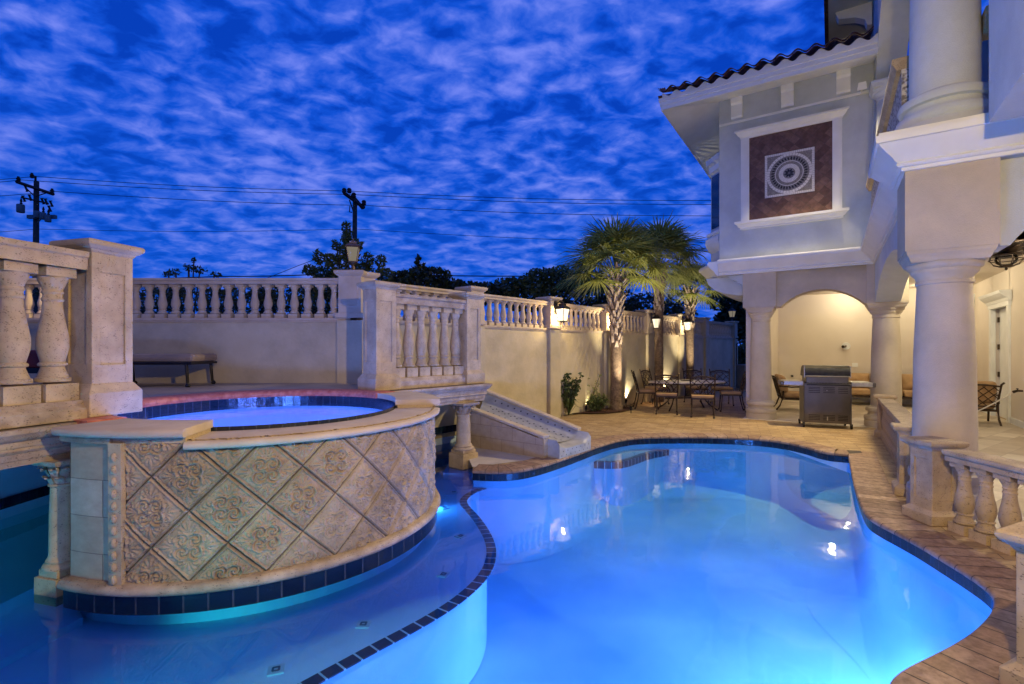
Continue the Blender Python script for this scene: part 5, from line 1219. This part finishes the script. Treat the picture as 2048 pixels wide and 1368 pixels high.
# ------------------------------------------------------------------ furniture
def chair_proto():
    r_ = thing('dining_chair', 'x', 'chair'); 
    def legs(sx):
        b = MB(); b.tube([(sx*.23,.22,.43),(sx*.235,.235,.25),(sx*.24,.25,.05),(sx*.245,.265,.0)], .015, r1=.012); b.lathe([(.02,0),(.026,.02),(.015,.045)], frame(sx*.245,.265,0), n=8); b.build('leg', BRONZE, r_)
        b = MB(); b.tube([(sx*.23,-.22,.45),(sx*.235,-.25,.25),(sx*.24,-.30,.05),(sx*.24,-.32,0)], .016, r1=.012); b.lathe([(.02,0),(.026,.02),(.015,.045)], frame(sx*.24,-.32,0), n=8); b.build('leg', BRONZE, r_)
    legs(-1); legs(1)
    b = MB(); b.box(-.25,.25,-.24,.25,.405,.44); b.build('seat_frame', BRONZE, r_, bevel=.008)
    b = MB(); b.box(-.245,.245,-.225,.255,.44,.505); b.build('seat_cushion', CUSH, r_, bevel=.025)
    def bk(x_, z_): t = (z_-.45)/.5; return (x_*(1+.06*t), -.24-.10*t-.03*t*t+.02*(x_/.25)**2, z_)
    b = MB()
    for sx in (-1,1):
        b.tube([bk(sx*.25,.44),bk(sx*.25,.6),bk(sx*.25,.8),bk(sx*.25,.97)], .015); p = bk(sx*.25,.98); b.lathe([(.008,-.02),(.022,0),(.008,.022)], frame(p[0],p[1],p[2]), n=8)
    b.tube([bk(-.25+.5*i/12, .90+.045*math.sin(PI*i/12)+.006*math.sin(i*2.6)) for i in range(13)], .019); b.tube([bk(-.25+.5*i/12, .865+.03*math.sin(PI*i/12)) for i in range(13)], .008); b.tube([bk(-.25,.53),bk(.25,.53)], .011); b.build('back_frame', BRONZE, r_)
    b = MB()
    for k in range(-2,4):
        for sg in (-1,1):
            pts = []
            for i in range(15):
                t = i/14; z_ = .53+.345*t; x_ = sg*(-.25+.17*k+.345*t-.0)+.012*math.sin(t*4*PI)
                if abs(x_) <= .25: pts.append(bk(x_, z_))
            if len(pts) > 2: b.tube(pts, .0095, n=5)
    b.build('lattice', BRONZE, r_)
    return r_
dc = chair_proto(); G = 'dining chairs round the stone topped table'
TCX, TCY = 4.55, 12.55
seats = [((wx(1333,12.0), 12.0), R(-17), 'dining chair with its back to the camera, left one of the two front chairs'),
         ((wx(1405,11.45), 11.45), R(-21), 'dining chair with its back to the camera, right one of the two front chairs'),
         ((wx(1293,13.0), 13.0), R(-98), 'dining chair at the left end of the table, seen side on'),
         ((wx(1312,13.9), 13.9), R(-135), 'dining chair mostly hidden behind the front left chair, beside the middle palm trunk'),
         ((wx(1393,14.1), 14.1), R(180), 'dining chair across the table, in front of the farthest palm trunk'),
         ((wx(1444,13.8), 13.8), R(168), 'dining chair across the table, in front of the dark wall bay'),
         ((wx(1462,12.4), 12.4), R(72), 'dining chair turned side on at the right end of the table, beside the left column')]
for i, (p, rz, lab) in enumerate(seats): place(dc, i > 0, (p[0],p[1],0), rz, lab, G)
tb_ = thing('dining_table', 'oval stone topped patio table with dark curved legs among the dining chairs', 'table', (TCX,TCY+.2,0), R(8))
b = MB(); el = [(1.02*math.cos(2*PI*i/48), .60*math.sin(2*PI*i/48)) for i in range(48)]
b.extr([(x_, y_, .70) for x_, y_ in el], (0,0,.035)); b.build('table_top', TTOP, tb_, bevel=.01)
b = MB(); el2 = [(.98*math.cos(2*PI*i/48), .56*math.sin(2*PI*i/48), .685) for i in range(49)]; b.tube(el2, .016, n=6); b.tube([(-.6,0,.3),(.6,0,.3)], .016); b.build('table_frame', BRONZE, tb_)
for sx in (-1,1):
    for sy in (-1,1):
        b = MB(); b.tube([(sx*.55,sy*.2,.69),(sx*.42,sy*.12,.5),(sx*.40,sy*.08,.32),(sx*.5,sy*.18,.15),(sx*.66,sy*.34,.0)], .02); b.build('leg', BRONZE, tb_)
b = MB(); b.lathe([(.05,.735),(.16,.742),(.17,.76),(.155,.76),(.05,.75)], frame(TCX+wx(1374,12.9)-TCX, 12.9, 0), n=20); tag(b.build('shallow_dish', BRONZE), 'dark shallow dish on the dining table', 'dish')

# armchairs
def arm_proto():
    r_ = thing('patio_armchair', 'x', 'armchair')
    b = MB(); b.box(-.33,.33,-.3,.34,.27,.31); b.build('seat_frame', BRONZE, r_, bevel=.01)
    for sx in (-1,1):
        b = MB(); b.tube([(sx*.33,.32,.6),(sx*.33,.33,.4),(sx*.34,.31,.2),(sx*.35,.37,.0)], .02); b.build('leg', BRONZE, r_)
        b = MB(); b.tube([(sx*.33,-.28,.5),(sx*.33,-.3,.3),(sx*.33,-.36,.12),(sx*.34,-.45,.0)], .02); b.build('leg', BRONZE, r_)
        b = MB(); b.tube([(sx*.33,-.38,.62),(sx*.35,-.1,.60),(sx*.36,.2,.62),(sx*.36,.36,.58),(sx*.34,.34,.52)], .02); b.build('armrest', BRONZE, r_)
    bk = lambda x_, z_: (x_, -.32-.16*(z_-.3)/.6, z_)
    b = MB()
    for sx in (-1,1): b.tube([bk(sx*.31,.3),bk(sx*.32,.6),bk(sx*.34,.84),(sx*.36,-.53,.88)], .02)
    b.tube([bk(-.33+.66*i/10,.80+.03*math.sin(PI*i/10)) for i in range(11)], .018); b.tube([bk(-.31,.38),bk(.31,.38)], .014); b.build('back_frame', BRONZE, r_)
    b = MB()
    for k in range(-2,5):
        for sg in (-1,1):
            pts = [bk(sg*(-.32+.16*k+.42*i/10), .38+.42*i/10) for i in range(11) if abs(-.32+.16*k+.42*i/10) <= .32]
            if len(pts) > 2: b.tube(pts, .009, n=5)
    b.build('lattice', BRONZE, r_)
    b = MB(); b.box(-.31,.31,-.28,.35,.315,.46); o_ = b.build('seat_cushion', CUSH, r_, bevel=.06)
    b = MB(); vs = []
    for (y0, z_, w_) in ((-.22,.44,.29),(-.25,.68,.31),(-.31,.88,.29)): vs += [(-w_,y0+.07,z_),(w_,y0+.07,z_),(w_,y0-.13,z_+.03),(-w_,y0-.13,z_+.03)]
    b.add(vs, [(0,1,5,4),(4,5,9,8),(2,3,7,6),(6,7,11,10),(1,2,6,5),(5,6,10,9),(3,0,4,7),(7,4,8,11),(8,9,10,11),(3,2,1,0)]); b.build('back_cushion', CUSH, r_, bevel=.06)
    return r_
ap = arm_proto(); Ya = 12.55
place(ap, False, (wx(1588,12.7),12.7,.005), R(-112), 'cushioned armchair seen side on behind the left shelf of the grill', 'armchairs on the patio')
place(ap, True, (wx(1962,10.35)-.05,10.5,.005), R(-30), 'cushioned armchair seen from behind between the near column and the door', 'armchairs on the patio')
# sofa along the back wall
def sofa(label, b_mid, w_, a_mid=10.75, ng=3):
    x_, y_, _ = H(a_mid, b_mid); r_ = thing('patio_sofa', label, 'sofa', (x_,y_,.005)); T_ = lambda X,Y,Z=0: H(a_mid-Y, b_mid+X, .005+Z)
    b = MB(); b.box(-w_/2,w_/2,-.38,.38,.22,.27,T_)
    for sx in (-1,1):
        for sy in (-1,1): b.tube([(sx*(w_/2-.06),sy*.34,.24),(sx*(w_/2-.04),sy*.36,.1),(sx*(w_/2-.02),sy*.4,0)], .02, T_)
    b.build('frame', BRONZE, r_)
    cw = w_/ng
    for k in range(ng):
        x0 = -w_/2+k*cw+.01; x1 = x0+cw-.02
        b = MB(); b.box(x0,x1,-.3,.38,.27,.44,T_); b.build('seat_cushion', CUSH, r_, bevel=.05)
        b = MB(); n_ = 12; vs = []
        for j in range(n_+1):
            for i in range(n_+1):
                u_, v_ = i/n_, j/n_; pu = (4*u_*(1-u_))**.35*(4*v_*(1-v_))**.35; tf = math.exp(-((u_-.5)**2+(v_-.45)**2)/.012)*.08; fold = .02*abs(math.sin((u_-.5)*PI))*0
                vs.append(T_(x0+(x1-x0)*u_, -.22-.1*v_+.16*pu-tf-.02, .42+.44*v_))
        fs = [(j*(n_+1)+i, j*(n_+1)+i+1, (j+1)*(n_+1)+i+1, (j+1)*(n_+1)+i) for j in range(n_) for i in range(n_)]
        m0 = len(vs)
        for j in range(n_+1):
            for i in range(n_+1): u_, v_ = i/n_, j/n_; vs.append(T_(x0+(x1-x0)*u_, -.30-.1*v_-.02, .42+.44*v_))
        fs += [(m0+j*(n_+1)+i, m0+(j+1)*(n_+1)+i, m0+(j+1)*(n_+1)+i+1, m0+j*(n_+1)+i+1) for j in range(n_) for i in range(n_)]
        ed = [i for i in range(n_+1)]+[(j+1)*(n_+1)-1 for j in range(1, n_+1)]+[n_*(n_+1)+i for i in range(n_-1,-1,-1)]+[j*(n_+1) for j in range(n_-1,0,-1)]
        fs += [(ed[i], ed[(i+1)%len(ed)], m0+ed[(i+1)%len(ed)], m0+ed[i]) for i in range(len(ed))]
        b.add(vs, fs); b.build('back_cushion', CUSH, r_, smooth=60)
sofa('long tan cushioned sofa against the patio back wall, behind the grill and middle column', .35, 3.5, 10.85, 5)
ct = H(9.0, -1.0); cz = thing('coffee_table', 'low stone topped table with dark curved legs right of the grill', 'table', (wx(1722,11.9),11.9,.005), R(0))
b = MB(); b.box(-.55,.55,-.35,.35,.42,.46); b.build('table_top', TTOP, cz, bevel=.01)
b = MB(); b.box(-.52,.52,-.32,.32,.395,.42); b.tube([(-.32,0,.18),(.32,0,.18)], .014); b.build('table_frame', BRONZE, cz)
for sx in (-1,1):
    for sy in (-1,1): b = MB(); b.tube([(sx*.38,sy*.28,.40),(sx*.30,sy*.2,.28),(sx*.30,sy*.16,.18),(sx*.42,sy*.24,.06),(sx*.48,sy*.28,0)], .018); b.build('leg', BRONZE, cz)

# grill (its back towards us)
Yg = 9.95; gx_ = wx(1649,Yg)
gr = thing('gas_grill', 'black wheeled gas grill with two steel side shelves, its back to the camera', 'grill', (gx_,Yg,0), R(-22)); gr.scale = (.90,1,1)
b = MB(); b.box(-.435,.435,-.27,.27,.10,.88); b.box(-.45,-.435,-.28,.28,.08,.88); b.box(.435,.45,-.28,.28,.08,.88); b.build('cabinet', GRILLM, gr, bevel=.006)
b = MB()
for zc_ in (.70,.735,.77,.80,.16,.19,.22,.25):
    for x0 in (-.36,-.08,.20): b.box(x0,x0+.22 if x0 != .2 else .38,-.2725,-.2705,zc_,zc_+.012)
b.box(-.40,.42,-.275,-.2715,.845,.872); b.build('vents', BLACKM, gr)
b = MB(); b.box(-.40,.40,-.25,.25,.88,1.02); b.build('firebox', GRILLM, gr, bevel=.01)
b = MB()
for k in range(14): b.box(-.38+k*.057,-.345+k*.057,-.253,-.2505,.893,.90)
b.build('firebox_slots', BLACKM, gr)
b = MB(); pf = [(-.26,1.02),(-.27,1.10),(-.25,1.19),(-.18,1.235),(0,1.24),(.17,1.20),(.25,1.10),(.26,1.02)]
b.extr([(-.43,y_,z_) for y_, z_ in pf], (.86,0,0)); b.build('hood', BLACKM, gr, smooth=30)
b = MB()
for sx in (-1,1): b.box(min(sx*.43,sx*.445),max(sx*.43,sx*.445),-.25,-.22,1.0,1.235)
b.tube([(-.42,-.262,1.03),(.42,-.262,1.03)], .012); b.build('hood_trim', STEEL, gr)
for sx in (-1,1):
    b = MB(); xa, xb = sorted((sx*.45, sx*.84)); b.box(xa,xb,-.24,.24,.83,.925); b.build('side_shelf', STEEL, gr, bevel=.012)
    b = MB(); xa, xb = sorted((sx*.84, sx*.90)); b.box(xa,xb,-.23,.23,.83,.915); b.build('shelf_end', GRILLM, gr, bevel=.012)
for sx in (-1,1):
    for sy in (-1,1): b = MB(); T2 = lambda X,Y,Z,sx=sx,sy=sy: (sx*.45+Z-.02, sy*.25+X, .045+Y); b.lathe([(.02,0),(.045,.004),(.045,.036),(.02,.04)], T2, n=16); o_ = b.build('wheel', BLACKM, gr); b = MB(); b.box(sx*.45-.025,sx*.45+.025,sy*.25-.01,sy*.25+.01,.05,.1); b.build('caster_fork', BLACKM, o_)
b = MB(); b.box(-.01,.01,-.278,-.272,.16,.23); b.lathe([(.008,0),(.008,.01)], lambda X,Y,Z: (X-.01,-.272-Z,.75+Y), n=8); b.build('badge', STEEL, gr)

# chaise lounge on the terrace
cl = thing('sun_lounger', 'dark metal sun lounger with tan cushion, partly behind the near left pier', 'sun lounger', (wx(410,6.85),6.85,TZ), R(180+4))
# local: foot end at origin, body towards +x
b = MB(); b.box(0,1.95,-.33,.33,.30,.335); b.build('frame', BLACKM, cl, bevel=.01)
b = MB(); b.box(-.02,1.3,-.32,.32,.335,.445); b.build('seat_cushion', CUSHD, cl, bevel=.045)
b = MB(); b.extr([(1.3,-.32,.35),(1.95,-.32,.40),(1.95,-.32,.52),(1.3,-.32,.455)], (0,.64,0)); b.build('back_cushion', CUSHD, cl, bevel=.03)
for (x_, y_) in ((.06,-.3),(.06,.3),(1.15,-.3),(1.15,.3),(1.85,-.3),(1.85,.3)):
    b = MB(); b.tube([(x_+.02,y_,.31),(x_+.01,y_,.2),(x_,y_*1.02,.06),(x_-.015,y_*1.05,.0)], .022, r1=.017); b.lathe([(.022,0),(.036,.02),(.02,.05)], frame(x_-.01,y_*1.05,0), n=8); b.build('leg', BLACKM, cl)
b = MB(); b.tube([(.9,.34,.40),(.93,.35,.25),(.95,.36,.08)], .006); b.tube([(1.3,.33,.45),(1.45,.33,.53),(1.5,.33,.46)], .012); b.build('tie_cord', BRONZE, cl)
cb_ = thing('cushioned_bench', 'dark red cushioned bench glimpsed between the big left balusters', 'bench', (wx(60,5.6),5.6,TZ))
X0 = wx(-60,5.6); X1 = wx(150,5.6)
b = MB(); b.box(X0,X1,5.4,6.0,TZ+.30,TZ+.50); b.build('cushion', REDCUSH, cb_, bevel=.04)
b = MB(); b.box(X0,X1,5.42,5.98,TZ+.24,TZ+.30)
for x_ in (X0+.1,X1-.1):
    for y_ in (5.45,5.92): b.box(x_-.03,x_+.03,y_-.03,y_+.03,TZ,TZ+.25)
b.build('frame', BLACKM, cb_)

# ------------------------------------------------------------------ pool lamps, assumed from the blue glow and placed out of view
def poollamp(x_, y_, z_, nx, ny, pw, col, label, rad=.08):
    root = thing('assumed_pool_lamp', label, 'underwater lamp', (x_,y_,z_), group='underwater lamps'); a_ = math.atan2(ny, nx)
    T_ = lambda X,Y,Z: (x_+math.cos(a_)*Z-math.sin(a_)*X, y_+math.sin(a_)*Z+math.cos(a_)*X, z_+Y)
    b = MB(); rs_ = .4 if abs(z_) < .2 else 1
    b.lathe([(.13*rs_,0),(.13*rs_,.02),(.10*rs_,.03),(.10*rs_,.015)], T_, n=20); b.build('rim', STEEL, root)
    b = MB(); b.lathe([(.098*rs_,.012),(.098*rs_,.018)], T_, n=20); b.build('lens', emis('pool_lamp_lens', (.2,.5,1), 1.0), root)
    plight('pool_bulb', (x_+nx*.14, y_+ny*.14, z_), pw, col, rad, spot=140, aim=(x_+nx*1.14, y_+ny*1.14, z_-(.52 if z_ < -.2 else .05)), blend=.35)
PB = 560
poollamp(1.40,1.5,-.5,-.3,1,PB*.45,POOLB,'assumed blue underwater lamp under the nearest coping')
poollamp(2.0,2.42,-.62,-.2,1,PB*1.0,POOLB,'assumed blue underwater lamp under the near right coping')
poollamp(2.80,2.98,-.62,-.5,.85,PB*.5,POOLB,'assumed blue underwater lamp in the near right pool corner')
poollamp(-.6,-1.9,-.6,.1,1,PB*.8,POOLB,'assumed blue underwater lamp behind the camera')
poollamp(-2.7,1.3,-.17,1,.25,300,(.02,.46,.42),'added unseen teal fill lamp at the left end of the shallow shelf', .05)  # added fill lamp brightening the shelf, in place of light scattered through the water
poollamp(-4.95,2.0,-.5,1,.3,240,(.03,.32,.42),'assumed teal underwater lamp in the grotto under the left bridge')
poollamp(-1.02,5.6,-.18,1,-.5,14,(.05,.3,.9),'added unseen blue fill lamp in the spa wall facing the slide', .05)  # added lamp kept out of sight, brightens the water beside the spa
plight('spa_bulb', (SC[0]-.1, SC[1]-1.05, .80), 150, (.10,.24,1.0), .08, spot=150, aim=(SC[0],SC[1],.3), blend=.4)
plight('spa_bulb', (SC[0]+.8, SC[1]-.6, .80), 110, (.12,.22,1.0), .08, spot=150, aim=(SC[0],SC[1],.3), blend=.4)
for _o in bpy.data.objects:
    if _o.parent is None and 'label' in _o:
        if not 4 <= len(_o['label'].split()) <= 16: print('LABEL', len(_o['label'].split()), _o.name, _o['label'])
